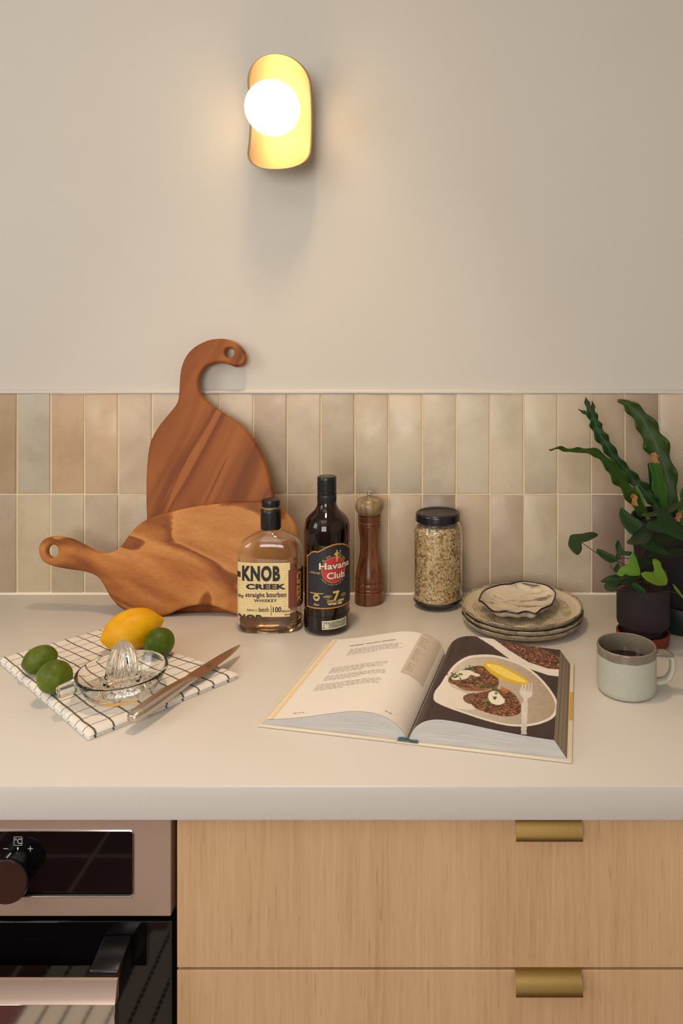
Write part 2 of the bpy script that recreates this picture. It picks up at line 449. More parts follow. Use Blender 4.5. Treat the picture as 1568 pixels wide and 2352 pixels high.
def pull_mesh():
    """folded brass strip hooked over the drawer's top edge"""
    prof = [(0.016, 0.0022), (0.002, 0.0022), (-0.004, 0.0005), (-0.0085, -0.005), (-0.0118, -0.0125), (-0.0128, -0.0165), (-0.0124, -0.0182), (-0.0105, -0.0188)]
    prof = spline(prof, 4); t = 0.0016; V, Fc = [], []
    for x in (0, hx1 - hx0):
        for s in (0, 1):
            for i, p in enumerate(prof):
                a = prof[max(i - 1, 0)]; b = prof[min(i + 1, len(prof) - 1)]; d = np.array([b[0] - a[0], b[1] - a[1]]); d /= np.linalg.norm(d)
                nrm = np.array([-d[1], d[0]])
                q = p - nrm * t * s; V.append((x, q[0], q[1]))
    k = len(prof)
    for i in range(k - 1):
        Fc.append((i, i + 1, 2 * k + i + 1, 2 * k + i)); Fc.append((k + i, 3 * k + i, 3 * k + i + 1, k + i + 1))
        Fc.append((i, k + i, k + i + 1, i + 1)); Fc.append((2 * k + i, 2 * k + i + 1, 3 * k + i + 1, 3 * k + i))
    for e in (0, k - 1): Fc.append((e, 2 * k + e, 3 * k + e, k + e))
    me = mesh_of('handle', V, Fc, 40); return me
pull = pull_mesh()
for i in range(3):
    za, zb_ = zs[2 * i + 1], zs[2 * i]
    d = obj('drawer', box('drawer', (x0 + 0.0008, yd, za), (x1 - 0.001, yd + 0.019, zb_ - (0.003 if i == 0 else 0)), 0.0007, 1), M['veneer'], cab, world=True)
    h = obj('handle', pull, M['brass'], d)
    h.parent = d; h.location = Vector((hx0, yd, zb_ - (0.003 if i == 0 else 0)))

# oven
ox1 = dx(392.5); ox0 = ox1 - 0.595; oxc = (ox0 + ox1) / 2
oven = thing('oven', 'built-in steel and black glass oven under the left end of the worktop', 'oven', (oxc, yd, 0))
obj('housing', box('housing', (ox0 + 0.004, yd + 0.021, 0.1), (x0 - 0.0012, -0.06, zwb - 0.001)), M['matblack'], oven, world=True)
zf0 = dz(2105); zf1 = zwb - 0.004
wx1 = dx(306); wx0 = 2 * oxc - wx1; wz1, wz0 = dz(1908), dz(2058)
def rrect(a, b, c, d, r, n=5):
    P = []
    for (cx, cz, s) in ((b - r, d - r, 0), (a + r, d - r, 1), (a + r, c + r, 2), (b - r, c + r, 3)):
        for k in range(n + 1):
            t = PI / 2 * (s + k / n); P.append((cx + r * math.cos(t), cz + r * math.sin(t)))
    return P
me = plate_mesh(rrect(ox0, ox1, zf0, zf1, 0.0015, 2), [rrect(wx0, wx1, wz0, wz1, 0.004)], 0.018, 0.0012)
fascia = obj('control_panel', me, M['steel'], oven); fascia.matrix_parent_inverse = Matrix()
for v in me.vertices: v.co = Vector((v.co.x - oxc, -v.co.z, v.co.y))
me.flip_normals()
obj('display_window', box('display_window', (wx0 - 0.003, yd + 0.0022, wz0 - 0.003), (wx1 + 0.003, yd + 0.012, wz1 + 0.003)), M['blackglass'], oven, world=True)
# bright chamfer round the display
P = rrect(wx0 - 0.0002, wx1 + 0.0002, wz0 - 0.0002, wz1 + 0.0002, 0.0042)
obj('display_rim', mesh_of('display_rim', *tube([(p[0], yd - 0.0002, p[1]) for p in P], 0.0012, 6, True)), M['chrome'], oven, world=True)
# control knob
kc = deep(32.5, 2000.5, Dd); kz = kc.z; kx = kc.x; kr = 0.0262; ky = yd + 0.0022
prof = [(kr * 0.87, 0), (kr * 0.885, 0.003), (kr * 0.96, 0.014), (kr * 0.995, 0.0175), (kr * 0.985, 0.0193), (kr * 0.95, 0.0202)]
V, Fc = lathe(prof, 56, cap0=True)
V = [(kx + v[0], ky - v[2], kz + v[1]) for v in V]
knob = obj('control_knob', mesh_of('control_knob', V, Fc, 40), M['black'], oven, world=True)
V, Fc = lathe([(0.0001, 0.0196), (kr * 0.80, 0.0196), (kr * 0.955, 0.0202)], 56)
V = [(kx + v[0], ky - v[2], kz + v[1]) for v in V]
obj('knob_face', mesh_of('knob_face', V, Fc, 40), flat('knob_face_metal', (120, 96, 84), 0.22, 0.9), knob, world=True)
mk = box('knob_mark', (kx - 0.0007, ky - 0.0165, kz + kr * 0.955), (kx + 0.0007, ky - 0.009, kz + kr * 0.998))
obj('knob_mark', mk, M['whiteink'], knob, world=True)
# printed symbols on the display
def on_panel(px, py): return (dx(px), yd + 0.00185, dz(py))
def panel_text(s, a, b, c, d, bold=0.0):
    return fit_text(s, lambda u, v: on_panel(a + (b - a) * u, d + (c - d) * v), 0, 1, 0, 1, bold)
def ring_rect(a, b, c, d, t):
    return merge(*[grid(lambda u, v, q=q: on_panel(q[0] + (q[1] - q[0]) * u, q[2] + (q[3] - q[2]) * v), 1, 1) for q in
                   ((a, b, c, c + t), (a, b, d - t, d), (a, a + t, c, d), (b - t, b, c, d))])
sy = merge(panel_text('°C', 32, 47.5, 1928, 1941), ring_rect(29.5, 49, 1924.5, 1944.5, 0.9),
           ring_rect(5, 17.5, 1951.4, 1952.8, 0.7), ring_rect(61, 74, 1951.4, 1952.8, 0.7), ring_rect(66.9, 68.3, 1945.5, 1959, 0.7),
           ring_rect(37, 40.5, 1947, 1956, 1.7))
obj('symbols', mesh_of('symbols', *sy, smooth=None), M['whiteink'], oven, world=True)
# door: dark glass, its steel top edge, and the bar handle on two black arms
zd1 = zf0 - 0.006
obj('door_glass', box('door_glass', (ox0 + 0.001, yd, 0.13), (ox1 - 0.0005, yd + 0.02, zd1), 0.001, 1), M['blackglass'], oven, world=True)
hb_y = yd - 0.049
hx_r = (263 - VX) * (hb_y - CAM.y) / F; hx_l = 2 * oxc - hx_r
hz1 = CAM.z - (2256 - VY) * (hb_y + 0.004 - CAM.y) / F
hz_m = CAM.z - (2308 - VY) * (hb_y - CAM.y) / F; hz0 = hz_m - 0.034
prof = [(hb_y + 0.0105, hz1), (hb_y + 0.009, hz1 + 0.0008), (hb_y + 0.0065, hz1), (hb_y + 0.0022, hz_m + 0.004), (hb_y, hz_m)]
def sweep_x(name, prof, xa, xb, cap=True, mat=None, smooth=30):
    k = len(prof); V = [(x, p[0], p[1]) for x in (xa, xb) for p in prof]
    Fc = [(i, (i + 1) % k, k + (i + 1) % k, k + i) for i in range(k)]
    if cap: Fc += [tuple(range(k - 1, -1, -1)), tuple(range(k, 2 * k))]
    me = mesh_of(name, V, Fc, smooth); return me
bar = obj('door_handle', sweep_x('door_handle', prof + [(hb_y + 0.0105, hz_m)], hx_l, hx_r), m_metal('handle_steel', (186, 164, 150), 0.42, (2, 200, 200), metal=0.8), oven, world=True)
obj('polished_face', box('polished_face', (hx_l, hb_y + 0.0004, hz0), (hx_r, hb_y + 0.0105, hz_m - 0.0002), 0.0006, 1), M['mirror'], bar, world=True)
for s in (0, 1):
    bm = bmesh.new()
    xa, xb = (hx_r - 0.034, hx_r - 0.001) if s == 0 else (hx_l + 0.001, hx_l + 0.034)
    add_box(bm, (xa, hb_y + 0.0107, hz_m - 0.012), (xb, yd - 0.0003, hz1 + 0.006), 0.002, 2)
    for v in bm.verts:
        t = (v.co.y - hb_y) / 0.049; v.co.z += 0.012 * max(0, t - 0.2)
    obj('handle_arm', bm_mesh('handle_arm', bm), M['black'], oven, world=True)

# striped cotton rug lying on the tiles in front of the oven (the photo shows it mirrored in the oven door)
def m_rug():
    m = NT('striped_rug'); v = m.coord('Object'); sp = m.n('ShaderNodeSeparateXYZ'); m.l(v, sp.inputs[0])
    f = m.math('FRACT', m.math('MULTIPLY', sp.outputs[0], 1 / 0.0475)); st = m.math('LESS_THAN', f, 0.17)
    g = m.math('GREATER_THAN', m.math('FRACT', m.math('MULTIPLY', sp.outputs[1], 1 / 0.014)), 0.22)
    k = m.math('MULTIPLY', st, g); n = m.noise(m.coord('Object', (400, 60, 1)), 1.0, 3, 0.6)
    m.color(m.mix(k, m.mix(n, S(190, 176, 160), S(212, 199, 184)), S(40, 36, 40))).set(Roughness=0.9); return m.m
rug_me = mesh_of('rug', *grid(lambda u, v: (1.0 * u, -0.75 + 0.75 * v, 0.004 + 0.001 * noise.noise(Vector((u * 6, v * 6, 0)))), 40, 30))
rg = obj('rug', rug_me, m_rug()); rg.location = (-0.878, -0.73, 0)
sm = rg.modifiers.new('thick', 'SOLIDIFY'); sm.thickness = 0.005; sm.offset = -0.6
tag(rg, 'pale rug with dashed dark stripes on the red floor tiles', 'rug')

# ---------------------------------------------------------------- wall light
lx, lz = -0.305, 1.858
sc_ = thing('wall_light', 'lit brass wall light with a round white globe, above the boards', 'wall light', (lx, 0.006, lz))
hw, Ls, Rc, d0 = 0.0625, 0.128, 0.135, 0.036
def shade_pt(s, t):
    a = t / Rc
    return (s, -(d0 + Rc * (1 - math.cos(a))), Rc * math.sin(a))
def shade_fn(u, v):
    # rounded sheet: squircle-like map of the unit square to a capsule outline
    t = (v * 2 - 1) * Ls; e = hw
    over = max(0.0, abs(t) - (Ls - e))
    half = math.sqrt(max(0.0, e * e - over * over)) if over < e else 0.0
    half = max(half, 0.0006)
    return shade_pt((u * 2 - 1) * half, t)
vv = []
def nonuni(v):                                       # more rows where the ends round off
    return 0.5 - 0.5 * math.cos(PI * v)
V, Fc = grid(lambda u, v: shade_fn(u, nonuni(v)), 24, 72)
o = obj('reflector', mesh_of('reflector', V, Fc, 180), m_metal('lamp_brass', (186, 162, 124), 0.55, (40, 40, 40)), sc_)
s_ = o.modifiers.new('thick', 'SOLIDIFY'); s_.thickness = 0.0014; s_.offset = 0
gl = NT('lit_opal_glass'); gl.set(Base_Color=S(250, 245, 235), Roughness=0.35)
gl.b.inputs['Emission Color'].default_value = (1.0, 0.67, 0.34, 1); gl.b.inputs['Emission Strength'].default_value = LAMP_STRENGTH
r = 0.0515; gp = (-0.0025, -0.1015, 0.0035)
prof = [(max(0.0002, r * math.sin(PI * i / 40)), r * math.cos(PI * i / 40)) for i in range(41)]
V, Fc = lathe(prof, 56)
obj('globe', mesh_of('globe', [(v[0] + gp[0], v[1] + gp[1], v[2] + gp[2]) for v in V], Fc, 180), gl.m, sc_)
def ydisc(prof, cx, cz, n=40):
    V, Fc = lathe(prof, n, cap0=True, cap1=True); return [(cx + v[0], -v[2], cz + v[1]) for v in V], Fc
obj('lamp_socket', mesh_of('lamp_socket', *ydisc([(0.016, 0.0365), (0.016, 0.05), (0.013, 0.056)], gp[0], gp[2])), M['brass'], sc_)
obj('wall_bracket', mesh_of('wall_bracket', *ydisc([(0.04, 0.0002), (0.04, 0.012), (0.038, 0.014), (0.012, 0.0145), (0.012, 0.0355)], 0, 0)), M['brass'], sc_)
# ---------------------------------------------------------------- chopping boards leaning on the wall
def board(name, label, crop, holes, y0, lean, thick, mat):
    """outline read in the photo, laid out on the board's own leaning front plane; returns the thing"""
    u = Vector((1, 0, 0)); v = Vector((0, math.sin(lean), math.cos(lean))); n = u.cross(v)
    p0 = Vector((0, y0, Z0))
    def loc(c):
        q = on_plane(60 + c[0] / 2.376, 760 + c[1] / 2.376, p0, n); d = q - p0
        return (d.dot(u), d.dot(v))
    out = [loc(c) for c in spline(crop, 5, True)]
    hs = [[(loc(h[:2])[0] + h[2] * math.cos(2 * PI * k / 28), loc(h[:2])[1] + h[2] * math.sin(2 * PI * k / 28)) for k in range(28)] for h in holes]
    cx = sum(p[0] for p in out) / len(out); mn = min(p[1] for p in out)
    out = [(a - cx, b - mn) for a, b in out]; hs = [[(a - cx, b - mn) for a, b in h] for h in hs]
    me = plate_mesh(out, hs, thick, 0.0048)
    o = obj(name, me, mat); nn = Vector((0, -math.cos(lean), math.sin(lean)))
    o.matrix_world = Matrix(((u.x, v.x, nn.x, cx), (u.y, v.y, nn.y, y0), (u.z, v.z, nn.z, Z0 + 0.0006), (0, 0, 0, 1)))
    return tag(o, label, 'chopping board')
tall = [(832,330),(836,260),(845,200),(870,140),(910,95),(960,65),(1010,48),(1070,44),(1120,55),(1160,80),(1188,115),(1197,145),(1190,175),(1170,192),
 (1140,197),(1115,190),(1090,180),(1050,175),(1010,182),(975,200),(950,235),(938,270),(938,310),(950,345),(975,380),(1010,410),(1060,445),(1110,475),
 (1160,510),(1205,555),(1245,605),(1280,670),(1310,750),(1335,840),(1352,920),(1362,1010),(1366,1120),(1360,1260),(1345,1400),(1315,1490),(1250,1532),(1150,1541),
 (1000,1541),(850,1541),(760,1532),(705,1490),(680,1400),(668,1280),(660,1150),(655,1030),(652,890),(655,760),(668,640),(690,575),(730,510),(780,450),(815,405),(828,370)]
front = [(65,1210),(70,1170),(95,1140),(135,1127),(180,1128),(240,1142),(290,1165),(340,1192),(385,1212),(420,1218),(460,1212),(495,1195),(525,1165),(560,1115),
 (600,1070),(650,1035),(710,1010),(780,990),(870,970),(960,955),(1060,945),(1160,938),(1250,937),(1320,945),(1380,970),(1430,1015),(1465,1070),(1484,1130),(1490,1210),
 (1482,1310),(1450,1410),(1400,1490),(1330,1545),(1250,1563),(1190,1562),(1130,1545),(1080,1527),(1030,1508),(980,1500),(920,1502),(870,1512),(820,1530),(780,1550),(740,1561),
 (700,1565),(650,1562),(590,1550),(540,1532),(500,1507),(475,1480),(450,1447),(420,1392),(390,1350),(350,1327),(300,1315),(230,1305),(160,1292),(110,1275),(80,1250)]
b_tall = board('chopping_board', 'tall reddish brown wooden board standing upright with hooked holed handle', tall, [(1107, 121, 0.0098)],
               -0.100, math.atan2(0.082, 0.51), 0.017, m_board('acacia_dark', [(100, 50, 18), (124, 66, 25), (142, 80, 33), (158, 94, 43)], R(-66), (2.0, 17), 4.4, 1.5))
b_front = board('chopping_board', 'pale brown wooden board lying sideways in front with handle pointing left', front, [(139, 1206, 0.0118)],
                -0.1215, math.atan2(0.030, 0.195), 0.018, m_board('acacia_light', [(96, 50, 18), (140, 80, 33), (168, 104, 49), (196, 138, 76)], R(12), (4.2, 9.0), 12.3, 2.6))

# ---------------------------------------------------------------- bourbon bottle (flat flask)
def flask_section(a, b, n, k, N=72):
    t = 2 * PI * k / N; c, s = math.cos(t), math.sin(t); e = 2.0 / n
    return (a * math.copysign(abs(c) ** e, c), b * math.copysign(abs(s) ** e, s))
bq = deep(622, 1440, F * 0.513 / (1440 - VY)); bl = Vector((bq.x, bq.y, Z0 + 0.0004)); ba = R(0)
bb = thing('bourbon_bottle', 'flat clear glass whiskey bottle with cream label and black wax cap', 'bottle', bl, ba)
A_, B_ = 0.0565, 0.0300
fl = [(0.0, 0.86, 3.6), (0.0016, 0.90, 3.6), (0.005, 0.955, 3.6), (0.010, 0.988, 3.6), (0.017, 1.0, 3.6), (0.05, 1.0, 3.6), (0.09, 1.0, 3.6), (0.125, 1.0, 3.6), (0.136, 1.0, 3.6), (0.145, 0.975, 3.5),
      (0.152, 0.91, 3.3), (0.158, 0.80, 3.1), (0.164, 0.63, 2.8), (0.169, 0.45, 2.4), (0.173, 0.325, 2.1), (0.178, 0.275, 2.0), (0.19, 0.268, 2.0), (0.205, 0.268, 2.0)]
def flask(rows, inset=0.0, N=72, cap0=True, cap1=False):
    V = []
    for (z, s, n) in rows:
        a = A_ * s - inset
        bfull = B_ * min(1.0, 0.62 + 0.38 * s) if s > 0.5 else None
        if s > 0.5: b = B_ * (0.72 + 0.28 * min(1, (s - 0.5) / 0.4)) - inset
        else:
            f = (s - 0.268) / (0.5 - 0.268); b = A_ * 0.268 * (1 - f) + B_ * 0.72 * f - inset
        V += [(*flask_section(max(a, 0.003), max(b, 0.003), n, k, N), z) for k in range(N)]
    m = len(rows)
    Fc = [(i * N + k, i * N + (k + 1) % N, (i + 1) * N + (k + 1) % N, (i + 1) * N + k) for i in range(m - 1) for k in range(N)]
    if cap0: Fc.append(tuple(range(N - 1, -1, -1)))
    if cap1: Fc.append(tuple((m - 1) * N + k for k in range(N)))
    return V, Fc
def flask_rows(z0, z1, n=40):
    zs_ = [f[0] for f in fl]; out = []
    for i in range(n + 1):
        z = z0 + (z1 - z0) * i / n
        out.append((z, float(np.interp(z, zs_, [f[1] for f in fl])), float(np.interp(z, zs_, [f[2] for f in fl]))))
    return out
flr = [tuple(p) for p in spline(fl, 3)]
outer = flask(flr)
inner_rows = [(z + (0.006 if i == 0 else 0), s, n) for i, (z, s, n) in enumerate(flask_rows(0.007, 0.2045, 44))]
inner = flask(inner_rows, 0.0022)
V, Fc = outer[0] + inner[0], outer[1] + [tuple(reversed([i + len(outer[0]) for i in f])) for f in inner[1]]
top_o = (len(flr) - 1) * 72; top_i = len(outer[0]) + (len(inner_rows) - 1) * 72
Fc += [(top_o + k, top_o + (k + 1) % 72, top_i + (k + 1) % 72, top_i + k) for k in range(72)]
obj('bottle_glass', mesh_of('bottle_glass', V, Fc, 50), M['glass'], bb)
wl = 0.020
obj('whiskey', mesh_of('whiskey', *flask(flask_rows(0.0073, wl, 8), 0.00245, cap1=True), smooth=40), glass('amber_whiskey', (0.86, 0.50, 0.16), 0.0, 1.36), bb)
# black wax cap over the neck, with a torn gold band
V, Fc = lathe([(0.0152, 0.1765), (0.0172, 0.1762), (0.0180, 0.1785), (0.0182, 0.190), (0.0180, 0.206), (0.0178, 0.2105), (0.0165, 0.2125), (0.0158, 0.2125)], 48)
V = [(v[0] * (1 + 0.022 * noise.noise(Vector((v[0] * 150, v[1] * 150, v[2] * 90)))), v[1] * (1 + 0.022 * noise.noise(Vector((v[0] * 150, v[1] * 150, v[2] * 90 + 9)))), v[2] + (0.0016 * noise.noise(Vector((v[0] * 120, v[1] * 120, 4))) if v[2] < 0.18 or v[2] > 0.205 else 0)) for v in V]
obj('wax_seal', mesh_of('wax_seal', V, Fc, 50), flat('black_wax', (16, 15, 18), 0.35, var=0.3, vs=200), bb)
obj('gold_band', lathe_mesh('gold_band', [(0.0153, 0.2085), (0.0156, 0.2165)], 40), flat('gold_foil', (168, 142, 92), 0.4, 0.6), bb)
rib = [(0.0156, 0.2162), (0.0161, 0.2166), (0.0162, 0.2185), (0.0162, 0.225), (0.0157, 0.2275), (0.0140, 0.2284)]
V, Fc = lathe(rib, 72, cap1=True); V = [(v[0] * (1 + 0.012 * (k % 2)), v[1] * (1 + 0.012 * (k % 2)), v[2]) for k, v in enumerate(V)]
obj('stopper', mesh_of('stopper', V, Fc, 40), M['black'], bb)
# labels follow the flask's section: s is arc length from the middle of the front
sec = [Vector(flask_section(A_, B_, 3.6, k, 720)) for k in range(720)]
st = 540; arc = {0: 0.0}
def build_arc():
    S_, P = [], []
    acc = 0.0
    for d in (1, -1):
        acc = 0.0; prev = sec[st]; rows = []
        for i in range(1, 330):
            q = sec[(st + d * i) % 720]; acc += (q - prev).length; prev = q; rows.append((d * acc, q))
        S_.append(rows)
    allr = list(reversed(S_[1])) + [(0.0, sec[st])] + S_[0]
    return np.array([r[0] for r in allr]), np.array([r[1].x for r in allr]), np.array([r[1].y for r in allr])
AS, AX, AY = build_arc()
Mb = Matrix.Translation(bl) @ Matrix.Rotation(ba, 4, 'Z'); Mbi = Mb.inverted()
def flask_pt(off):
    def f(s, z):
        x = float(np.interp(s, AS, AX)); y = float(np.interp(s, AS, AY))
        x1 = float(np.interp(s - 0.001, AS, AX)); y1 = float(np.interp(s - 0.001, AS, AY)); x2 = float(np.interp(s + 0.001, AS, AX)); y2 = float(np.interp(s + 0.001, AS, AY))
        t = Vector((x2 - x1, y2 - y1)).normalized(); n = Vector((t.y, -t.x))
        return Vector((x + n.x * off, y + n.y * off, z))
    return f
def on_flask(px, py):
    g = flask_pt(0.0005)
    return invert(lambda s, z: Mb @ g(s, z), px, py, -0.075, 0.085, 0.0, 0.16)
def patch(fn, u0, u1, v0, v1, nu, nv): return grid(lambda a, b: fn(u0 + (u1 - u0) * a, v0 + (v1 - v0) * b), nu, nv)
s1, zt_ = on_flask(666, 1292); _, zb_l = on_flask(640, 1417)
s0 = -0.070
m = NT('cream_label'); cv = m.coord('Object', (1, 1, 1)); ws = m.n('ShaderNodeTexWave', bands_direction='Z'); m.l(cv, ws.inputs[0]); ws.inputs['Scale'].default_value = 70; ws.inputs['Distortion'].default_value = 0.4
nz = m.noise(m.coord('Object', (420, 420, 130)), 1.0, 2, 0.5)
k = m.math('MULTIPLY', m.math('GREATER_THAN', ws.outputs['Fac'], 0.72), m.math('GREATER_THAN', nz, 0.47))
m.color(m.mix(m.math('MULTIPLY', k, 0.30), S(226, 202, 148), S(168, 142, 96))).set(Roughness=0.6)
lab = obj('label', mesh_of('label', *patch(flask_pt(0.0004), s0, s1, zb_l, zt_, 60, 6), smooth=40), m.m, bb)
tag(lab, 'cream paper label')
s2, zt2 = on_flask(662, 1311); _, zb2 = on_flask(662, 1397)
red = obj('side_label', mesh_of('side_label', *patch(flask_pt(0.0008), s2, s2 + 0.042, zb2, zt2 + 0.001, 40, 4), smooth=40), flat('brown_label', (112, 54, 38), 0.55), bb)
tag(red, 'reddish brown side label')
g = flask_pt(0.0009); g2 = flask_pt(0.0012)
def bt(s, pa, pb, bold=0.0, space=1.0, sa=None):
    (ua, va), (ub, vb) = on_flask(*pa), on_flask(*pb)
    if sa is not None: ua = sa
    return fit_text(s, g, ua, ub, min(va, vb), max(va, vb), bold, space)
def bar_at(pa, pb, fn=None):
    (ua, va), (ub, vb) = on_flask(*pa), on_flask(*pb); return patch(fn or g, min(ua, ub), max(ua, ub), min(va, vb), max(va, vb), 4, 1)
txt = [bt('KNOB', (556, 1298), (643, 1335.5), 0.05, 1.12), bt('CREEK', (565, 1340.5), (657, 1353.5), 0.05, 1.04),
       bt('straight', (563.5, 1360.5), (608, 1375), 0.02, 1.05), bt('bourbon', (612, 1360), (657, 1371.5), 0.02, 1.05),
       bt('cky', (546.5, 1361), (560, 1375), 0.02), bt('WHISKEY', (583, 1376), (636, 1383), 0.02, 1.15),
       bt('SMALL', (566.5, 1399), (591, 1403.5), 0.02, 1.2), bt('batch', (594, 1395), (617, 1405), 0.01),
       bt('100', (626.5, 1394), (646, 1406), 0.02), bt('PROOF', (647.5, 1402), (664, 1406), 0.02),
       bar_at((622, 1390), (623, 1414)), bar_at((653, 1411.5), (666, 1412.3))]
for i, py in enumerate((1305, 1311.5, 1318, 1324.5, 1331, 1337)):
    txt.append(bar_at((546.7, py), (552.5, py + 1.6)))
# lower halves of a second row of big capitals cut off by the label's edge: N O B
def clip_low(vf, zlo):
    V, Fc = vf; return [(v if v[2] > zlo else Vector((v[0], v[1], zlo))) for v in V], Fc
txt.append(clip_low(bt('NOB', (548, 1407.5), (602, 1428), 0.045, 1.05), zb_l))
obj('lettering', mesh_of('lettering', *merge(*txt), smooth=None), M['ink'], lab)
# the side label's two words run downwards
(sA, zA), (sB, zB) = (s2 + 0.0125, zt2 - 0.004), (s2 + 0.0205, zb2 + 0.006)
w1 = fit_text('CREEK', lambda u, v: g2(sA + (sB - sA) * v, zA + (zB - zA) * u), 0, 1, 0, 1, 0.03)
w1 = ([g2(s2 + 0.0145 + 0.0095 * (1 - b), zt2 - 0.004 - 0.054 * a) for a, b in text_vf('CREEK', 0.03)[0]], text_vf('CREEK', 0.03)[1])
obj('side_lettering', mesh_of('side_lettering', *w1, smooth=None), flat('tan_print', (196, 152, 84), 0.6), red)
w2 = ([g2(s2 + 0.026 + 0.013 * (1 - b), zt2 - 0.002 - 0.056 * a) for a, b in text_vf('KNOB', 0.03)[0]], text_vf('KNOB', 0.03)[1])
obj('side_lettering', mesh_of('side_lettering', *w2, smooth=None), flat('dark_print', (58, 26, 22), 0.6), red)

# ---------------------------------------------------------------- rum bottle
Dr = 1.2725; rr = 0.0404
rl = Vector(((750.5 - VX) * Dr / F, CAM.y + Dr, Z0 + 0.0004))
rb = thing('rum_bottle', 'tall dark brown glass rum bottle with navy label and black cap', 'bottle', rl)
def rz_(py): return CAM.z - (py - VY) * Dr / F - Z0
def crop3(y): return rz_(1060 + y / 4.126)
body = [(0.030, 0.0), (0.0345, 0.0008), (0.0385, 0.004), (rr, 0.009), (rr, 0.03), (rr, 0.0335), (rr - 0.0007, 0.0365), (rr - 0.0007, crop3(800)), (rr, crop3(760)), (rr, crop3(640)), (rr * 0.985, crop3(600)),
        (rr * 0.93, crop3(555)), (rr * 0.82, crop3(515)), (rr * 0.66, crop3(480)), (rr * 0.54, crop3(455)), (rr * 0.46, crop3(425)), (rr * 0.42, crop3(395)), (rr * 0.40, crop3(350)), (rr * 0.40, crop3(300))]
sp_ = [tuple(p) for p in spline(body, 4)]
inn = [(max(0.001, p[0] - 0.0028), p[1]) for p in sp_ if p[1] > 0.006]; inn = [(0.0002, inn[0][1] + 0.004), (inn[0][0] * 0.7, inn[0][1] + 0.002)] + inn
Vo, Fo = lathe([(0.0002, 0.0015)] + sp_, 72); Vi, Fi = lathe(inn, 72)
V, Fc = merge((Vo, Fo), (Vi, [tuple(reversed(f)) for f in Fi]))
ta, tb_ = len(Vo) - 72, len(V) - 72
Fc += [(ta + k, ta + (k + 1) % 72, tb_ + (k + 1) % 72, tb_ + k) for k in range(72)]
obj('bottle_glass', mesh_of('bottle_glass', V, Fc, 60), glass('brown_glass', (0.17, 0.07, 0.028), 0.0, 1.5), rb)
lq = [(max(0.0002, p[0] - 0.0002), p[1] + 0.0002) for p in inn if p[1] < crop3(748)]; lq = lq + [(lq[-1][0], crop3(748)), (0.0002, crop3(748))]
obj('rum', lathe_mesh('rum', lq, 72), glass('dark_rum', (0.10, 0.035, 0.012), 0.0, 1.36), rb)
rc = 0.0170 * 1.0
cap = [(rc * 0.985, crop3(385)), (rc, crop3(382)), (rc, crop3(318)), (rc * 0.985, crop3(312)), (rc, crop3(306)), (rc, crop3(285)), (rc * 0.96, crop3(280)), (rc * 0.96, crop3(276)), (rc, crop3(272)),
       (rc, crop3(230)), (rc * 1.0, crop3(190)), (rc * 0.965, crop3(185)), (rc * 0.965, crop3(180)), (rc, crop3(176)), (rc, crop3(150)), (rc * 0.97, crop3(143)), (rc * 0.88, crop3(139)), (rc * 0.8, crop3(140))]
obj('cap', lathe_mesh('cap', cap, 64, 25, cap1=True), flat('black_cap', (18, 18, 22), 0.32), rb)
# knurled collar with a raised lattice
V = []
Fl = []
for k in range(40):
    for j in range(2):
        a0 = 2 * PI * (k + 0.5 * j) / 40; za = crop3(352 - 24 * j + 0); da = 0.028; dzz = 0.0022
        i0 = len(V)
        for (u, w) in ((-1, 0), (0, -1), (1, 0), (0, 1)):
            a = a0 + u * da * 1.6; V.append(((rc + 0.00025) * math.cos(a), (rc + 0.00025) * math.sin(a), za + w * dzz))
        Fl.append((i0, i0 + 1, i0 + 2, i0 + 3))
obj('collar_pattern', mesh_of('collar_pattern', V, Fl, smooth=None), flat('grey_relief', (44, 44, 52), 0.4), rb)
obj('cap_emblem', mesh_of('cap_emblem', *fit_text('7', lambda u, v: Vector((-0.007 + 0.013 * u, -0.007 + 0.012 * v, crop3(139.4) + 0.0003)), 0, 1, 0, 1, 0.02), smooth=None), flat('gold_print', (190, 150, 84), 0.4, 0.5), rb)
def rcyl(off): return lambda th, z: Vector(((rr + off) * math.sin(th), -(rr + off) * math.cos(th), z))
def on_rum(px, py):
    f = rcyl(0.0005); return invert(lambda t, z: rl + f(t, z), px, py, -1.35, 1.25, 0.0, 0.17)
def rp(X, Y): return on_rum(690 + X / 9.408, 1220 + Y / 9.408)      # from the enlarged view of the label
tl = rp(150, 1000)[0]; tr = 1.75
zl0 = rp(500, 1660)[1]
ctrl = [(150, 545), (190, 520), (235, 470), (300, 455), (370, 465), (450, 430), (560, 370), (680, 320), (800, 292), (900, 290), (980, 310), (1040, 345)]
cz = [rp(*c) for c in ctrl]
ct = [c[0] for c in cz]; czz = [c[1] for c in cz]
def ztop(t): return float(np.interp(t, ct + [tr], czz + [czz[0]]))
def lab_patch(off, grow):
    def f(u, v):
        t = tl - grow / rr + (tr - tl) * u; z0 = zl0 - grow; z1 = ztop(t) + grow
        return rcyl(off)(t, z0 + (z1 - z0) * v)
    return grid(f, 90, 6)
trim = obj('label_border', mesh_of('label_border', *lab_patch(0.0001, 0.0022), smooth=40), flat('gold_border', (186, 164, 72), 0.5), rb)
m = NT('orange_rope'); w = m.n('ShaderNodeTexWave', bands_direction='DIAGONAL'); m.l(m.coord('Object', (1, 1, 1)), w.inputs[0]); w.inputs['Scale'].default_value = 260
m.color(m.mix(w.outputs['Fac'], S(196, 78, 30), S(226, 140, 50))).set(Roughness=0.5)
obj('label_rope', mesh_of('label_rope', *lab_patch(0.0003, 0.0015), smooth=40), m.m, trim)
m = NT('navy_label'); v = m.coord('Object'); n1 = m.noise(v, 130, 2, 0.5, 1.5)
line = m.math('LESS_THAN', m.math('ABSOLUTE', m.math('SUBTRACT', n1, 0.5)), 0.012)
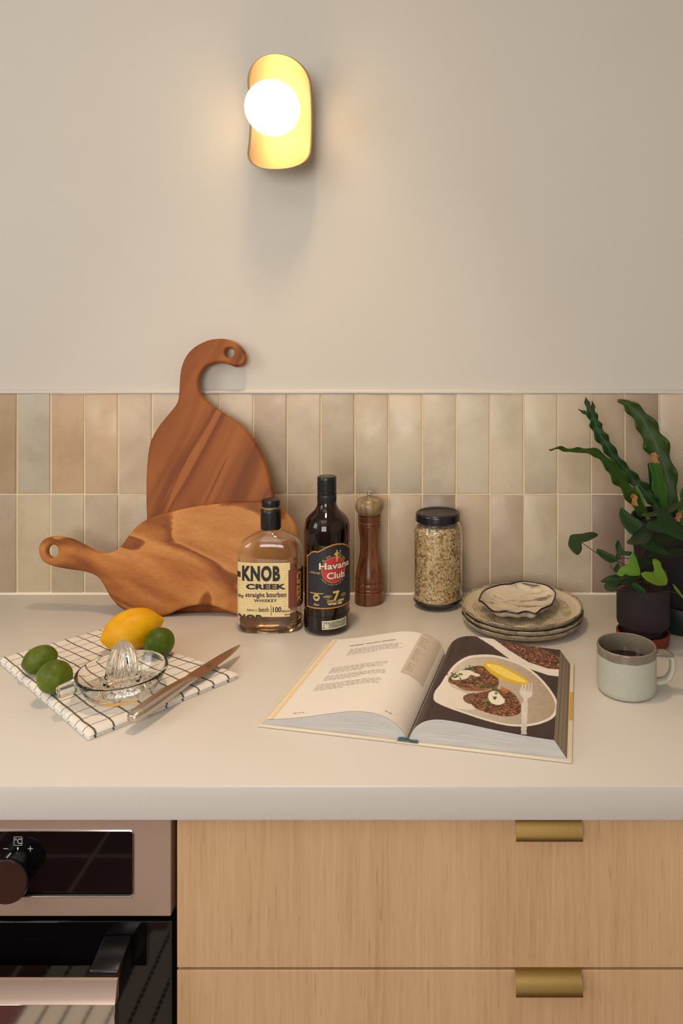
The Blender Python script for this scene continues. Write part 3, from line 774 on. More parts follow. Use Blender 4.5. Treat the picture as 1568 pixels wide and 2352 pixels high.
m.color(m.mix(m.math('MULTIPLY', line, 0.30), S(26, 27, 38), S(84, 84, 92))).set(Roughness=0.5)
lab2 = obj('label', mesh_of('label', *lab_patch(0.0005, 0.0), smooth=40), m.m, rb); tag(lab2, 'navy printed label')
def rtext(s, X0, X1, Y0, Y1, bold=0.0, space=1.0, off=0.0009, Yc=None):
    """text box given by its left and right edge and by its height at the middle"""
    xm = (X0 + X1) / 2; t0 = rp(X0, (Y0 + Y1) / 2)[0]; t1 = rp(X1, (Y0 + Y1) / 2)[0]
    zhi = rp(xm, Y0)[1]; zlo = rp(xm, Y1)[1]
    return fit_text(s, rcyl(off), t0, t1, zlo, zhi, bold, space)
tc, zc_ = rp(735, 835); rrad = 0.0225
def disc(rad, off, n=48):
    V = [rcyl(off)(tc, zc_)]; Fc = []
    for j in (0.33, 0.66, 1.0):
        for k in range(n): V.append(rcyl(off)(tc + rad * j * math.cos(2 * PI * k / n) / rr, zc_ + rad * j * math.sin(2 * PI * k / n)))
    for k in range(n):
        Fc.append((0, 1 + k, 1 + (k + 1) % n))
        for j in range(2): Fc.append((1 + j * n + k, 1 + (j + 1) * n + k, 1 + (j + 1) * n + (k + 1) % n, 1 + j * n + (k + 1) % n))
    return V, Fc
rrad = (rp(735, 560)[1] - rp(735, 1112)[1]) / 2
gold = flat('label_gold', (196, 164, 92), 0.45); cream = flat('label_cream', (226, 214, 190), 0.5)
obj('disc_ring', mesh_of('disc_ring', *disc(rrad * 1.03, 0.0007), smooth=40), gold, lab2)
obj('red_disc', mesh_of('red_disc', *disc(rrad, 0.0008), smooth=40), flat('label_red', (184, 44, 46), 0.5), lab2)
sh = merge(rtext('Havana', 392, 1036, 668, 826, 0.05, 1.0, 0.00095), rtext('Club', 560, 950, 868, 1030, 0.05, 1.0, 0.00095))
obj('lettering_edge', mesh_of('lettering_edge', *sh, smooth=None), flat('navy_ink', (24, 24, 40), 0.5), lab2)
def rtext2(s, X0, X1, Y0, Y1, bold): return rtext(s, X0, X1, Y0, Y1, bold, 1.0, 0.0012)
nm = merge(rtext2('Havana', 402, 1028, 676, 818, 0.022), rtext2('Club', 568, 942, 876, 1022, 0.022))
obj('lettering', mesh_of('lettering', *nm, smooth=None), cream, lab2)
def arc_text(s, a0, a1, rad, hgt, flip=False):
    """letters set round the red disc between two angles"""
    out = []; n = len(s)
    for i, ch in enumerate(s):
        if ch == ' ': continue
        a = a0 + (a1 - a0) * (i + 0.5) / n; V, Fc = text_vf(ch, 0.02)
        wl_ = abs(a1 - a0) * rad / n * 0.72; P = []
        for x, y in V:
            lx_, ly_ = (x - 0.5) * wl_, (y - 0.5) * hgt
            if flip: px_, pz_ = rad * math.cos(a) - lx_ * math.sin(a) * -1 - ly_ * math.cos(a), rad * math.sin(a) + lx_ * math.cos(a) - ly_ * math.sin(a)
            else: px_, pz_ = rad * math.cos(a) + lx_ * math.sin(a) + ly_ * math.cos(a), rad * math.sin(a) - lx_ * math.cos(a) + ly_ * math.sin(a)
            if flip: px_ = rad * math.cos(a) - lx_ * math.sin(a) - ly_ * math.cos(a)
            P.append(rcyl(0.0009)(tc + px_ / rr, zc_ + pz_))
        out.append((P, Fc))
    return merge(*out)
def strip(X0, X1, Y0, Y1): 
    (t0, za), (t1, zb) = rp(X0, Y0), rp(X1, Y1); return patch(rcyl(0.0009), t0, t1, min(za, zb), max(za, zb), 8, 1)
tg, zg = rp(342, 1432)
def small_disc(X, Y, rad, off=0.0009, n=24, sq=1.0):
    t, z = rp(X, Y); return [rcyl(off)(t, z)] + [rcyl(off)(t + rad * math.cos(2 * PI * k / n) / rr, z + sq * rad * math.sin(2 * PI * k / n)) for k in range(n)], [(0, 1 + k, 1 + (k + 1) % n) for k in range(n)]
# gilt figure on top of the disc: head, body, skirt, legs and staff
def poly(pts, off=0.0013):
    V = [rcyl(off)(*rp(*p)) for p in pts]; return V, [tuple(range(len(V)))]
gilt = [arc_text('EL RON', R(143), R(106), rrad * 1.16, 0.0034), arc_text('DE CUBA', R(72), R(32), rrad * 1.16, 0.0034),
        arc_text('7', 0.1, 0.0, rrad * 3, 0.0001) if False else small_disc(342, 1432, 0.0062),
        rtext('EXTRA AGED', 232, 428, 878, 925, 0.01), small_disc(202, 890, 0.0008), strip(212, 490, 1328, 1342),
        rtext('AÑEJO', 496, 672, 1380, 1452, 0.02), rtext('AGED', 538, 622, 1462, 1478, 0.01), rtext('AÑOS', 868, 968, 1320, 1385, 0.015), rtext('AGED', 885, 950, 1392, 1404, 0.01),
        strip(575, 715, 1500, 1507), strip(815, 930, 1474, 1481), rtext('40%vol', 285, 400, 1560, 1610, 0.03),
        small_disc(783, 425, 0.0016), poly([(765, 445), (805, 445), (812, 480), (800, 520), (812, 560), (800, 600), (790, 650), (775, 668), (768, 640), (764, 570), (755, 520), (758, 480)]),
        poly([(760, 455), (735, 475), (722, 500), (732, 522), (760, 520)]), poly([(805, 460), (835, 485), (840, 480), (812, 445)]), poly([(838, 545), (843, 545), (860, 430), (853, 430)]), small_disc(857, 424, 0.0013)]
seven = rtext('7', 700, 842, 1290, 1500, 0.035, 1.0, 0.001)
lower = arc_text('CREATED CRAFTED AND AGED IN CUBA', R(212), R(330), rrad * 1.17, 0.0020, True)
tag(obj('gilt_print', mesh_of('gilt_print', *merge(*gilt), smooth=None), gold, lab2), kind='stuff')
obj('gilt_seven', mesh_of('gilt_seven', *seven, smooth=None), flat('bright_gold', (206, 176, 84), 0.4), lab2)
tag(obj('cream_print', mesh_of('cream_print', *merge(lower, rtext('EL RON PERFECTO', 578, 930, 1508, 1540, 0.01), small_disc(640, 1575, 0.0042, sq=0.42), small_disc(735, 1570, 0.0040, sq=0.5), small_disc(850, 1545, 0.0050, sq=0.42)), smooth=None), flat('pale_gold', (190, 168, 118), 0.5), lab2), kind='stuff')
obj('seal_detail', mesh_of('seal_detail', *merge(small_disc(325, 1425, 0.0016, 0.0012), small_disc(362, 1428, 0.0016, 0.0012), small_disc(342, 1452, 0.0018, 0.0012, sq=0.5)), smooth=None), M['ink'], lab2)
(ta_, za_), (tb2, zb3) = rp(462, 2020), rp(985, 1975)
zc1 = rp(700, 1930)[1]; zc0 = rp(700, 2115)[1]
stk = obj('tax_sticker', mesh_of('tax_sticker', *patch(rcyl(0.0005), ta_, tb2, zc0, zc1, 24, 2), smooth=40), flat('sticker_paper', (222, 214, 190), 0.55), rb)
m = NT('sticker_print'); n1 = m.noise(m.coord('Object', (400, 400, 600)), 1, 2, 0.6)
m.color(m.ramp(n1, [(0.38, S(92, 96, 82)), (0.6, S(176, 170, 146))])).set(Roughness=0.6)
e = 0.0016
obj('sticker_print', mesh_of('sticker_print', *patch(rcyl(0.0007), ta_ + e / rr, tb2 - e / rr, zc0 + e, zc1 - e, 24, 2), smooth=40), m.m, stk)
V, Fc = small_disc(565, 2055, 0.0042, 0.0009)
obj('sticker_seal', mesh_of('sticker_seal', V, Fc, smooth=None), flat('seal_paper', (206, 198, 172), 0.6), stk)

# ---------------------------------------------------------------- pepper mill
Dm = 1.400; ml = Vector(((848 - VX) * Dm / F, CAM.y + Dm, Z0 + 0.0003)); mf = 0.0002075
pm = thing('pepper_mill', 'turned wooden pepper mill with metal knob, between rum bottle and oat jar', 'pepper mill', ml)
def mz(y): return (1326.6 - y) * mf
def mp(l): return [(w * mf, mz(y)) for y, w in l]
def m_mill(name, c, rings=True):
    m = NT(name); v = m.coord('Object', (1, 1, 1)); sp = m.n('ShaderNodeSeparateXYZ'); m.l(v, sp.inputs[0])
    w = m.noise(m.coord('Object', (90, 90, 5)), 1.0, 3, 0.55, 1.2); f = m.noise(m.coord('Object', (500, 500, 40)), 1.0, 3, 0.6)
    val = m.math('ADD', m.math('MULTIPLY', w, 0.75), m.math('MULTIPLY', f, 0.25))
    m.color(m.ramp(val, [(0.34, S(*c[0])), (0.5, S(*c[1])), (0.66, S(*c[2]))])).set(Roughness=0.28); return m.m
bodyp = mp([(1326, 132), (1322, 138), (1215, 138), (1211, 134), (1206, 134), (1202, 137), (1186, 136), (1181, 130), (1176, 133), (1160, 136), (1140, 134), (1128, 127), (1122, 131), (1100, 135), (1060, 127), (1000, 115), (930, 101), (860, 91),
            (800, 87), (740, 88), (680, 95), (630, 103), (605, 107), (596, 108), (592, 104), (588, 108), (572, 108), (566, 101), (556, 100), (548, 106), (538, 108), (524, 108), (520, 104), (516, 107), (507, 106), (505, 60)])
# Photo: wider foot with three burnt grooves
burnt = flat('burnt_wood', (42, 20, 12), 0.6)
obj('body', lathe_mesh('body', bodyp, 64, 30, cap0=True), m_mill('mill_wood', [(70, 38, 22), (108, 62, 36), (142, 92, 58)]), pm)
for y, w in ((1208, 134), (1180, 131), (1127, 127.5), (592, 104.5), (566, 101)):
    obj('groove', mesh_of('groove', *lathe([((w + 0.6) * mf, mz(y - 1.6)), ((w + 1.0) * mf, mz(y)), ((w + 0.6) * mf, mz(y + 1.6))], 64)), burnt, pm)
headp = mp([(504, 60), (503, 98), (498, 101), (490, 108), (475, 121), (450, 132), (425, 136), (400, 134), (380, 127), (362, 114), (350, 98), (342, 78), (337, 52), (335, 2)])
obj('head', lathe_mesh('head', headp, 64, 60), m_mill('mill_head', [(92, 76, 54), (140, 116, 82), (168, 144, 106)]), pm)
knobp = mp([(336, 22), (333, 26), (328, 26), (325, 18), (321, 18), (318, 25), (313, 25), (309, 17), (305, 19), (297, 27), (288, 27), (281, 20), (279, 2)])
obj('knob', lathe_mesh('knob', knobp, 32, 40), M['chrome'], pm)

# ---------------------------------------------------------------- jar of oats
Dj = 1.3875; jl = Vector(((1005 - VX) * Dj / F, CAM.y + Dj, Z0 + 0.0004))
jr = 0.0480
jar = thing('glass_jar', 'tall clear glass jar with black lid, standing against the tiles', 'jar', jl)
jo = [(0.0002, 0.002), (0.030, 0.0015), (0.038, 0.0), (0.043, 0.0015), (0.0465, 0.006), (jr, 0.013), (jr, 0.03), (jr, 0.08), (jr, 0.138), (jr * 0.985, 0.146), (jr * 0.94, 0.153), (jr * 0.885, 0.1585), (0.0405, 0.1625), (0.0400, 0.166), (0.0400, 0.1775)]
jo = [tuple(p) for p in spline(jo[2:], 3)]; jo = [(0.0002, 0.0015), (0.034, 0.0012)] + jo
ji = [(max(0.0002, r_ - 0.0022), z) for r_, z in jo if z > 0.010]; ji = [(0.0002, 0.009), (ji[0][0] * 0.85, 0.0092)] + ji
Vo, Fo = lathe(jo, 72); Vi, Fi = lathe(ji, 72)
V, Fc = merge((Vo, Fo), (Vi, [tuple(reversed(f)) for f in Fi]))
ta, tb_ = len(Vo) - 72, len(V) - 72
Fc += [(ta + k, ta + (k + 1) % 72, tb_ + (k + 1) % 72, tb_ + k) for k in range(72)]
obj('jar_glass', mesh_of('jar_glass', V, Fc, 60), M['glass'], jar)
lr = 0.0432
lid = [(lr - 0.0012, 0.1628), (lr, 0.1632), (lr + 0.0003, 0.165), (lr, 0.167), (lr, 0.174), (lr - 0.0006, 0.1772), (lr - 0.0022, 0.1790), (lr - 0.0045, 0.1795), (lr - 0.0062, 0.1788), (lr - 0.0075, 0.1775), (lr - 0.0105, 0.1772), (0.0002, 0.1776)]
obj('lid', lathe_mesh('lid', lid, 72, 40), flat('black_lid', (22, 20, 26), 0.25), jar)
lat = m_board('x', [(0, 0, 0)] * 4, 0, (1, 1), 0) if False else None
# rolled oats: a core with thousands of flakes pressed against the glass
rnd = random.Random(11)
m = NT('oat_flakes'); oa = m.n('ShaderNodeVertexColor', layer_name='Col')
m.color(oa.outputs[0]).set(Roughness=0.7)
V, Fc, Cc = [], [], []
ri = jr - 0.0030
def rmax(z): return float(np.interp(z, [0.0095, 0.0115, 0.016, 0.138, 0.146, 0.153, 0.1585], [0.039, 0.0415, ri, ri, ri - 0.001, ri - 0.004, ri - 0.008]))
def put(c, n, t, a, b, col):
    n = n.normalized(); t = (t - n * t.dot(n)).normalized(); s = n.cross(t); i0 = len(V); k = 8
    p = c + n * 0.0006; p.z = max(p.z, 0.0112); rad = math.hypot(p.x, p.y); lim = rmax(p.z) + 0.0003
    if rad > lim: p.x *= lim / rad; p.y *= lim / rad
    V.append(p); Cc.append([q * 1.12 for q in col])
    for i in range(k):
        an = 2 * PI * i / k; w = 1 + 0.12 * math.sin(3 * an + a * 9000)
        p = c + t * a * math.cos(an) * w + s * b * math.sin(an) * w - n * 0.0002
        p.z = max(p.z, 0.0112); rad = math.hypot(p.x, p.y); lim = rmax(p.z) + 0.0003
        if rad > lim: p.x *= lim / rad; p.y *= lim / rad
        V.append(p); Cc.append([q * 0.78 for q in col])  # rim colour darkened: edge shade painted round each flake
    for i in range(k): Fc.append((i0, i0 + 1 + i, i0 + 1 + (i + 1) % k))
pal = [S(253, 224, 166), S(250, 214, 152), S(242, 200, 136), S(254, 234, 188), S(232, 188, 126), S(206, 160, 102)]
for i in range(4300):
    th = rnd.uniform(0, 2 * PI); z = rnd.uniform(0.0105, 0.152); rad = rmax(z) - abs(rnd.gauss(0, 0.0016))
    c = Vector((rad * math.cos(th), rad * math.sin(th), z))
    n = Vector((math.cos(th), math.sin(th), 0)) + Vector((rnd.gauss(0, 0.36), rnd.gauss(0, 0.36), rnd.gauss(0, 0.42)))
    a = rnd.uniform(0.0026, 0.0044)
    put(c, n, Vector((rnd.gauss(0, 1), rnd.gauss(0, 1), rnd.gauss(0, 1))), a, a * rnd.uniform(0.6, 0.85), rnd.choices(pal, (5, 5, 4, 3, 2, 1))[0][:3])
for i in range(700):
    th = rnd.uniform(0, 2 * PI); rad = math.sqrt(rnd.random()) * (ri - 0.006)
    c = Vector((rad * math.cos(th), rad * math.sin(th), 0.151 + 0.003 * math.sin(th * 2) * rad / ri + rnd.uniform(-0.001, 0.001)))
    a = rnd.uniform(0.0022, 0.0038)
    put(c, Vector((rnd.gauss(0, 0.4), rnd.gauss(0, 0.4), 1)), Vector((rnd.gauss(0, 1), rnd.gauss(0, 1), 0)), a, a * 0.75, rnd.choices(pal, (5, 5, 4, 3, 2, 1))[0][:3])
core = lathe([(0.0002, 0.0112), (0.038, 0.0114), (ri - 0.0035, 0.015), (ri - 0.0035, 0.138), (ri - 0.0075, 0.1495), (0.0002, 0.150)], 40)
i0 = len(V); V += [Vector(p) for p in core[0]]; Fc += [tuple(i + i0 for i in f) for f in core[1]]; Cc += [S(196, 150, 92)[:3]] * len(core[0])
oats = obj('rolled_oats', mesh_of('rolled_oats', V, Fc, None, col=np.array(Cc)), m.m)
oats.location = jl; tag(oats, 'pale rolled oats filling the glass jar', 'oats', kind='stuff')

# ---------------------------------------------------------------- three stoneware plates and a marbled dish
Dp = 1.302; pl = Vector(((1198 - VX) * Dp / F, CAM.y + Dp, Z0 + 0.0003)); pr = 0.1100
def m_plate():
    m = NT('speckled_stoneware'); v = m.coord('Object'); sp = m.n('ShaderNodeSeparateXYZ'); m.l(m.coord('Object', (1, 1, 1), (0, 0, R(25))), sp.inputs[0])
    rad = m.math('SQRT', m.math('ADD', m.math('POWER', sp.outputs[0], 2.0), m.math('POWER', sp.outputs[1], 2.0)))
    wx = m.math('SINE', m.math('MULTIPLY', sp.outputs[0], 2 * PI / 0.0064)); wy = m.math('SINE', m.math('MULTIPLY', sp.outputs[1], 2 * PI / 0.0084))
    weave = m.math('MULTIPLY_ADD', m.math('MULTIPLY', wx, wy), 0.5, 0.5)
    weave = m.math('MULTIPLY', weave, m.math('LESS_THAN', rad, 0.090))
    weave = m.math('MULTIPLY', weave, m.ramp(m.noise(v, 40, 3, 0.6), [(0.3, (0.15,) * 3 + (1,)), (0.65, (1, 1, 1, 1))]))
    bl_ = m.noise(v, 24, 4, 0.6); c = m.mix(bl_, S(186, 172, 144), S(212, 198, 170))
    c = m.mix(m.math('MULTIPLY', m.math('GREATER_THAN', weave, 0.40), 0.8), c, S(104, 82, 62))
    spk = m.ramp(m.noise(v, 330, 2, 0.5), [(0.66, (0, 0, 0, 1)), (0.74, (0.7, 0.7, 0.7, 1))]); c = m.mix(spk, c, S(92, 72, 58))
    spz = m.n('ShaderNodeSeparateXYZ'); m.l(v, spz.inputs[0])
    side = m.math('MULTIPLY', m.math('GREATER_THAN', rad, pr - 0.0042), m.math('LESS_THAN', spz.outputs[2], 0.0155))
    mott = m.ramp(m.noise(v, 90, 4, 0.7), [(0.30, S(96, 80, 66)), (0.52, S(164, 148, 124))]); c = m.mix(side, c, mott)
    rim = m.math('GREATER_THAN', spz.outputs[2], 0.0156)
    c = m.mix(rim, c, m.ramp(m.noise(v, 40, 3, 0.6), [(0.40, S(44, 40, 44)), (0.62, S(176, 158, 126))]))
    m.color(c).set(Roughness=0.30); m.bump(weave, 0.5, 0.0006); return m.m
pp = [(0.0002, 0.0012), (0.070, 0.0012), (0.072, 0.0), (0.078, 0.0), (0.082, 0.0016), (0.094, 0.0032), (0.103, 0.0062), (0.108, 0.0105), (pr, 0.0152), (pr - 0.0004, 0.0162), (pr - 0.0018, 0.0163), (pr - 0.003, 0.0152),
      (0.1045, 0.0112), (0.100, 0.0082), (0.094, 0.0064), (0.080, 0.0056), (0.04, 0.0053), (0.0002, 0.0053)]
pme = lathe_mesh('plate', pp, 96, 40); mp_ = m_plate()
names = ['speckled beige stoneware plate at the bottom of the stack', 'speckled beige stoneware plate in the middle of the stack', 'woven textured beige plate on top of the stack, under the marbled dish']
for i in range(3):
    o = obj('dinner_plate', pme, mp_); o.location = pl + Vector(((0.0, 0, 0), (0.0012, -0.0015, 0), (-0.0005, 0.001, 0))[i]) + Vector((0, 0, 0.0087 * i))
    o.rotation_euler = (0, 0, R(35 * i)); tag(o, names[i], 'plate', 'stacked stoneware plates')
ztop_ = pl.z + 2 * 0.0087 + 0.0056
rimc = [(295,385),(325,310),(370,260),(450,235),(545,215),(640,200),(720,183),(800,179),(900,184),(1000,205),(1070,232),(1122,262),(1150,300),(1148,350),(1110,425),(1050,462),(990,492),(930,532),(850,516),(790,520),(720,528),(600,512),(510,520),(440,498),(370,440),(330,408)]
zr = ztop_ + 0.0215
rp3 = [at(1040 + c[0] / 4.9, 1300 + c[1] / 4.9, zr) for c in rimc]
rp3 = [Vector((p[0], p[1], zr + 0.0008 * math.sin(i * 2.1))) for i, p in enumerate(rp3)]
rim3 = [Vector(p) for p in spline(rp3, 4, True)]
cen = sum(rim3, Vector()) / len(rim3); cen.z = ztop_ + 0.0004
n3 = len(rim3)
V, Fc = [], []
lev = [(1.0, 0.0215), (0.93, 0.0150), (0.82, 0.0095), (0.66, 0.0060), (0.40, 0.0045), (0.02, 0.0042)]
under = [(0.985, 0.0212), (0.92, 0.0128), (0.80, 0.0068), (0.62, 0.0022), (0.55, 0.0), (0.02, 0.0)]
for ring in (lev, under):
    for f, h in ring:
        for p in rim3:
            d = p - cen; w = (p.z - zr) * f ** 3
            V.append(Vector((cen.x + d.x * f, cen.y + d.y * f, cen.z + h + w)))
k = len(lev)
for b, flipf in ((0, False), (k, True)):
    for i in range(k - 1):
        for j in range(n3):
            q = ((b + i) * n3 + j, (b + i) * n3 + (j + 1) % n3, (b + i + 1) * n3 + (j + 1) % n3, (b + i + 1) * n3 + j)
            Fc.append(tuple(reversed(q)) if flipf else q)
for j in range(n3): Fc.append((j, k * n3 + j, k * n3 + (j + 1) % n3, (j + 1) % n3))
dish = thing('marbled_dish', 'small wavy-edged marbled dish with a navy rim on the plates', 'dish', cen)
m = NT('marbled_glaze'); nz = m.noise(m.coord('Object', (14, 42, 42), (0, 0, R(14))), 1.0, 5, 0.6, 2.2)
m.color(m.ramp(nz, [(0.27, S(66, 58, 60)), (0.35, S(140, 124, 106)), (0.44, S(200, 186, 162)), (0.7, S(216, 204, 182))])).set(Roughness=0.12)
obj('bowl', mesh_of('bowl', V, Fc, 60), m.m, dish, world=True)
obj('rim', mesh_of('rim', *tube(rim3, 0.0016, 8, True), smooth=180), flat('navy_rim', (22, 24, 40), 0.2), dish, world=True)
# ---------------------------------------------------------------- open cookbook
kp = at(935, 1711); ang = R(-11.6)
kl = Vector((kp.x, kp.y, Z0 + 0.0004))
book = thing('open_cookbook', 'open cookbook with recipe page and food photo, lying on the worktop', 'book', kl, ang)
Mk = Matrix.Translation(kl) @ Matrix.Rotation(ang, 4, 'Z')
BL, CW = 0.266, 0.205                                   # length along the spine, cover width
PLn, PD = 0.258, 0.004                                  # page length, inset from the cover's ends
curveL = [(-0.0015, 0.0055), (-0.006, 0.0125), (-0.016, 0.0225), (-0.031, 0.0300), (-0.050, 0.0335), (-0.075, 0.0325), (-0.105, 0.0262), (-0.14, 0.0182), (-0.17, 0.0125), (-0.1935, 0.0090)]
curveR = [(0.0015, 0.0055), (0.005, 0.0135), (0.012, 0.0235), (0.024, 0.0310), (0.042, 0.0345), (0.07, 0.0332), (0.105, 0.0296), (0.14, 0.0266), (0.17, 0.0250), (0.1835, 0.0245)]
def arclen(curve):
    P = np.array(spline(curve, 10)); d = np.r_[0, np.cumsum(np.linalg.norm(np.diff(P, axis=0), axis=1))]
    return P, d / d[-1]
PC = {'L': arclen(curveL), 'R': arclen(curveR)}
def page_local(side, s, v, off=0.0):
    """s: 0 at the gutter, 1 at the fore-edge; v: 0 at the near end, 1 at the far end"""
    P, d = PC[side]
    x = np.interp(s, d, P[:, 0]); z = np.interp(s, d, P[:, 1])
    x2 = np.interp(min(1, s + 0.01), d, P[:, 0]); z2 = np.interp(min(1, s + 0.01), d, P[:, 1]); x1 = np.interp(max(0, s - 0.01), d, P[:, 0]); z1 = np.interp(max(0, s - 0.01), d, P[:, 1])
    t = Vector((x2 - x1, z2 - z1)).normalized(); n = Vector((-t.y, t.x)) * (1 if t.x > 0 else -1)
    return Vector((float(x) + n.x * off, PD + PLn * v, float(z) + n.y * off))
def page_world(side): return lambda s, v: Mk @ page_local(side, s, v)
covm = flat('cream_cover', (218, 206, 184), 0.55)
bm = bmesh.new()
add_box(bm, (-CW, 0, 0.0), (-0.014, BL, 0.003), 0.0008, 1); add_box(bm, (0.014, 0, 0.0), (CW, BL, 0.003), 0.0008, 1)
add_box(bm, (-0.0145, 0.0005, 0.0), (0.0145, BL - 0.0005, 0.0016), 0.0005, 1)
obj('cover', bm_mesh('cover', bm), covm, book)
def m_edges(name, cols, scale, det=2):
    m = NT(name); u = m.n('ShaderNodeUVMap'); mp = m.n('ShaderNodeMapping'); mp.inputs['Scale'].default_value = (scale, 1.2, 1); m.l(u.outputs[0], mp.inputs[0])
    m.color(m.ramp(m.noise(mp.outputs[0], 1.0, det, 0.7), cols)).set(Roughness=0.8); return m.m
em_w = m_edges('page_edges', [(0.3, S(176, 170, 164)), (0.42, S(212, 207, 200)), (0.5, S(170, 168, 166)), (0.6, S(206, 202, 196)), (0.7, S(184, 182, 178))], 60)
em_c = m_edges('printed_edges', [(0.36, S(40, 34, 34)), (0.44, S(150, 130, 106)), (0.5, S(70, 60, 46)), (0.56, S(206, 192, 170)), (0.62, S(110, 84, 60)), (0.7, S(190, 180, 160))], 46, 3)
def block(side, foot):
    """page block under a page: end faces with layered edges, fore-edge, closed to the cover"""
    n, L = 40, 8
    V, UV = [], []
    Fe, Ff = [], []
    base = 0.0032
    for v in (0.0, 1.0):
        for i in range(n + 1):
            s = i / n; p = page_local(side, s, v, -0.0003)
            fx = p.x
            for j in range(L + 1):
                k = j / L; ease = k ** 0.8
                x = p.x + (foot - p.x) * 0 if i < n else p.x
                x = p.x + (foot - PC[side][0][-1, 0]) * (1 - k) * s ** 6
                V.append(Vector((x, p.y, base + (p.z - base) * k))); UV.append((k, s))
    w = (n + 1) * (L + 1)
    for e in (0, 1):
        for i in range(n):
            for j in range(L):
                a = e * w + i * (L + 1) + j; q = (a, a + L + 1, a + L + 2, a + 1); Fe.append(q)
    for j in range(L):
        a = n * (L + 1) + j; Ff.append((a, a + 1, w + a + 1, w + a))
    return V, UV, Fe, Ff
for side, foot, fm in (('L', -0.1995, em_w), ('R', 0.1990, em_c)):
    V, UV, Fe, Ff = block(side, foot)
    for q_ in (Fe[:len(Fe) // 2], Fe[len(Fe) // 2:]): V2, F2, U2 = compact(V, q_, UV); obj('page_edges', mesh_of('page_edges', V2, F2, 60, uv=U2), em_w, book)
    V2, F2, U2 = compact(V, Ff, UV); obj('fore_edge', mesh_of('fore_edge', V2, F2, 60, uv=U2), fm, book)
def page_patch(side, s0, s1, v0, v1, ns, nv, off):
    return grid(lambda a, b: page_local(side, s0 + (s1 - s0) * a, v0 + (v1 - v0) * b, off), ns, nv)
pl_ = obj('recipe_page', mesh_of('recipe_page', *page_patch('L', 0, 1, 0, 1, 50, 4, 0.0), smooth=60), flat('page_paper', (232, 226, 218), 0.5), book)
tag(pl_, 'white page of printed text')
# page furniture on the left: coloured strip, tinted box, title, text lines
def lp(px, py): return invert(page_world('L'), px, py, 0, 1, 0, 1)
strip_ = obj('edge_strip', mesh_of('edge_strip', *page_patch('L', 0.955, 0.985, 0.0, 1.0, 4, 4, 0.0003), smooth=60), flat('peach_print', (240, 208, 160), 0.5), pl_)
ca, cb, cc = lp(968, 1459), lp(914, 1545), lp(1017, 1473)
bx = (min(cc[0], ca[0]), max(ca[0], cb[0]), min(cb[1], ca[1]), max(ca[1], cc[1]))
c4 = [lp(968, 1459), lp(1017, 1475), lp(972, 1572), lp(914, 1548)]
sa_ = (c4[1][0] + c4[2][0]) / 2; sb_ = (c4[0][0] + c4[3][0]) / 2; va_ = (c4[2][1] + c4[3][1]) / 2; vb_ = (c4[0][1] + c4[1][1]) / 2
obj('tinted_box', mesh_of('tinted_box', *page_patch('L', sa_, sb_, va_, vb_, 16, 4, 0.0003), smooth=60), flat('tint_print', (204, 190, 176), 0.5), pl_)
t0, t1 = lp(803, 1484), lp(908, 1470); th_ = 0.016
tt = fit_text('teriyaki chicken patties', lambda u, v: page_local('L', t0[0] + (t1[0] - t0[0]) * u, (t0[1] + t1[1]) / 2 - th_ / 2 + th_ * v, 0.0005), 0, 1, 0, 1, 0.02)
obj('title', mesh_of('title', *tt, smooth=None), M['ink'], pl_)
rnd = random.Random(3)
def text_lines(s0, s1, vtop, n, pitch, h, ragged=0.1, bold_first=0):
    """unreadably small print: word-length dashes along each line"""
    out = []
    for i in range(n):
        v = vtop - i * pitch; s = s0; end = s1 + (s0 - s1) * (rnd.uniform(0, ragged) if i < n - 1 else rnd.uniform(0.3, 0.6))
        while s > end:
            wl_ = rnd.uniform(0.012, 0.042); e = max(end, s - wl_)
            q = [page_local('L', s, v, 0.0005), page_local('L', (s + e) / 2, v, 0.0005), page_local('L', e, v, 0.0005)]
            hh = h * rnd.uniform(0.75, 1.0)
            V = [p + Vector((0, d, 0)) for d in (0, hh * PLn) for p in q]
            out.append((V, [(0, 1, 4, 3), (1, 2, 5, 4)])); s = e - 0.008
    return out
ta = lp(800, 1490); tb = lp(760, 1535); tc_ = lp(740, 1560); td = lp(722, 1577)
e1 = lp(925, 1478)[0]; e2 = lp(892, 1520)[0]
ls = text_lines(lp(806, 1490)[0], lp(930, 1478)[0], lp(870, 1483)[1], 6, 0.0165, 0.0052) \
   + text_lines(lp(765, 1532)[0], lp(895, 1520)[0], lp(830, 1526)[1], 5, 0.0165, 0.0052) + text_lines(lp(750, 1553)[0], lp(890, 1540)[0], lp(820, 1545)[1], 4, 0.0165, 0.0052) \
   + text_lines(lp(730, 1572)[0], lp(880, 1560)[0], lp(800, 1565)[1], 5, 0.0165, 0.0052)
hb = vb_ - va_
ls2 = []
for i in range(19):
    if i in (1, 7, 14): continue
    ls2 += text_lines(sb_ - 0.02, sb_ - (0.10 if i % 3 else 0.14), vb_ - 0.03 - i * (hb - 0.05) / 19, 1, 0.01, 0.005, 0.3)
ls2 += text_lines(lp(880, 1640)[0] , lp(912, 1648)[0], 0.045, 1, 0.01, 0.005) + text_lines(lp(667, 1647)[0], lp(706, 1643)[0], 0.045, 1, 0.01, 0.005)
tx_ = obj('small_print', mesh_of('small_print', *merge(*ls), smooth=None), flat('grey_print', (190, 184, 178), 0.6), pl_); tag(tx_, kind='stuff')
tx_ = obj('box_print', mesh_of('box_print', *merge(*ls2), smooth=None), flat('grey_print_2', (140, 130, 122), 0.6), pl_); tag(tx_, kind='stuff')

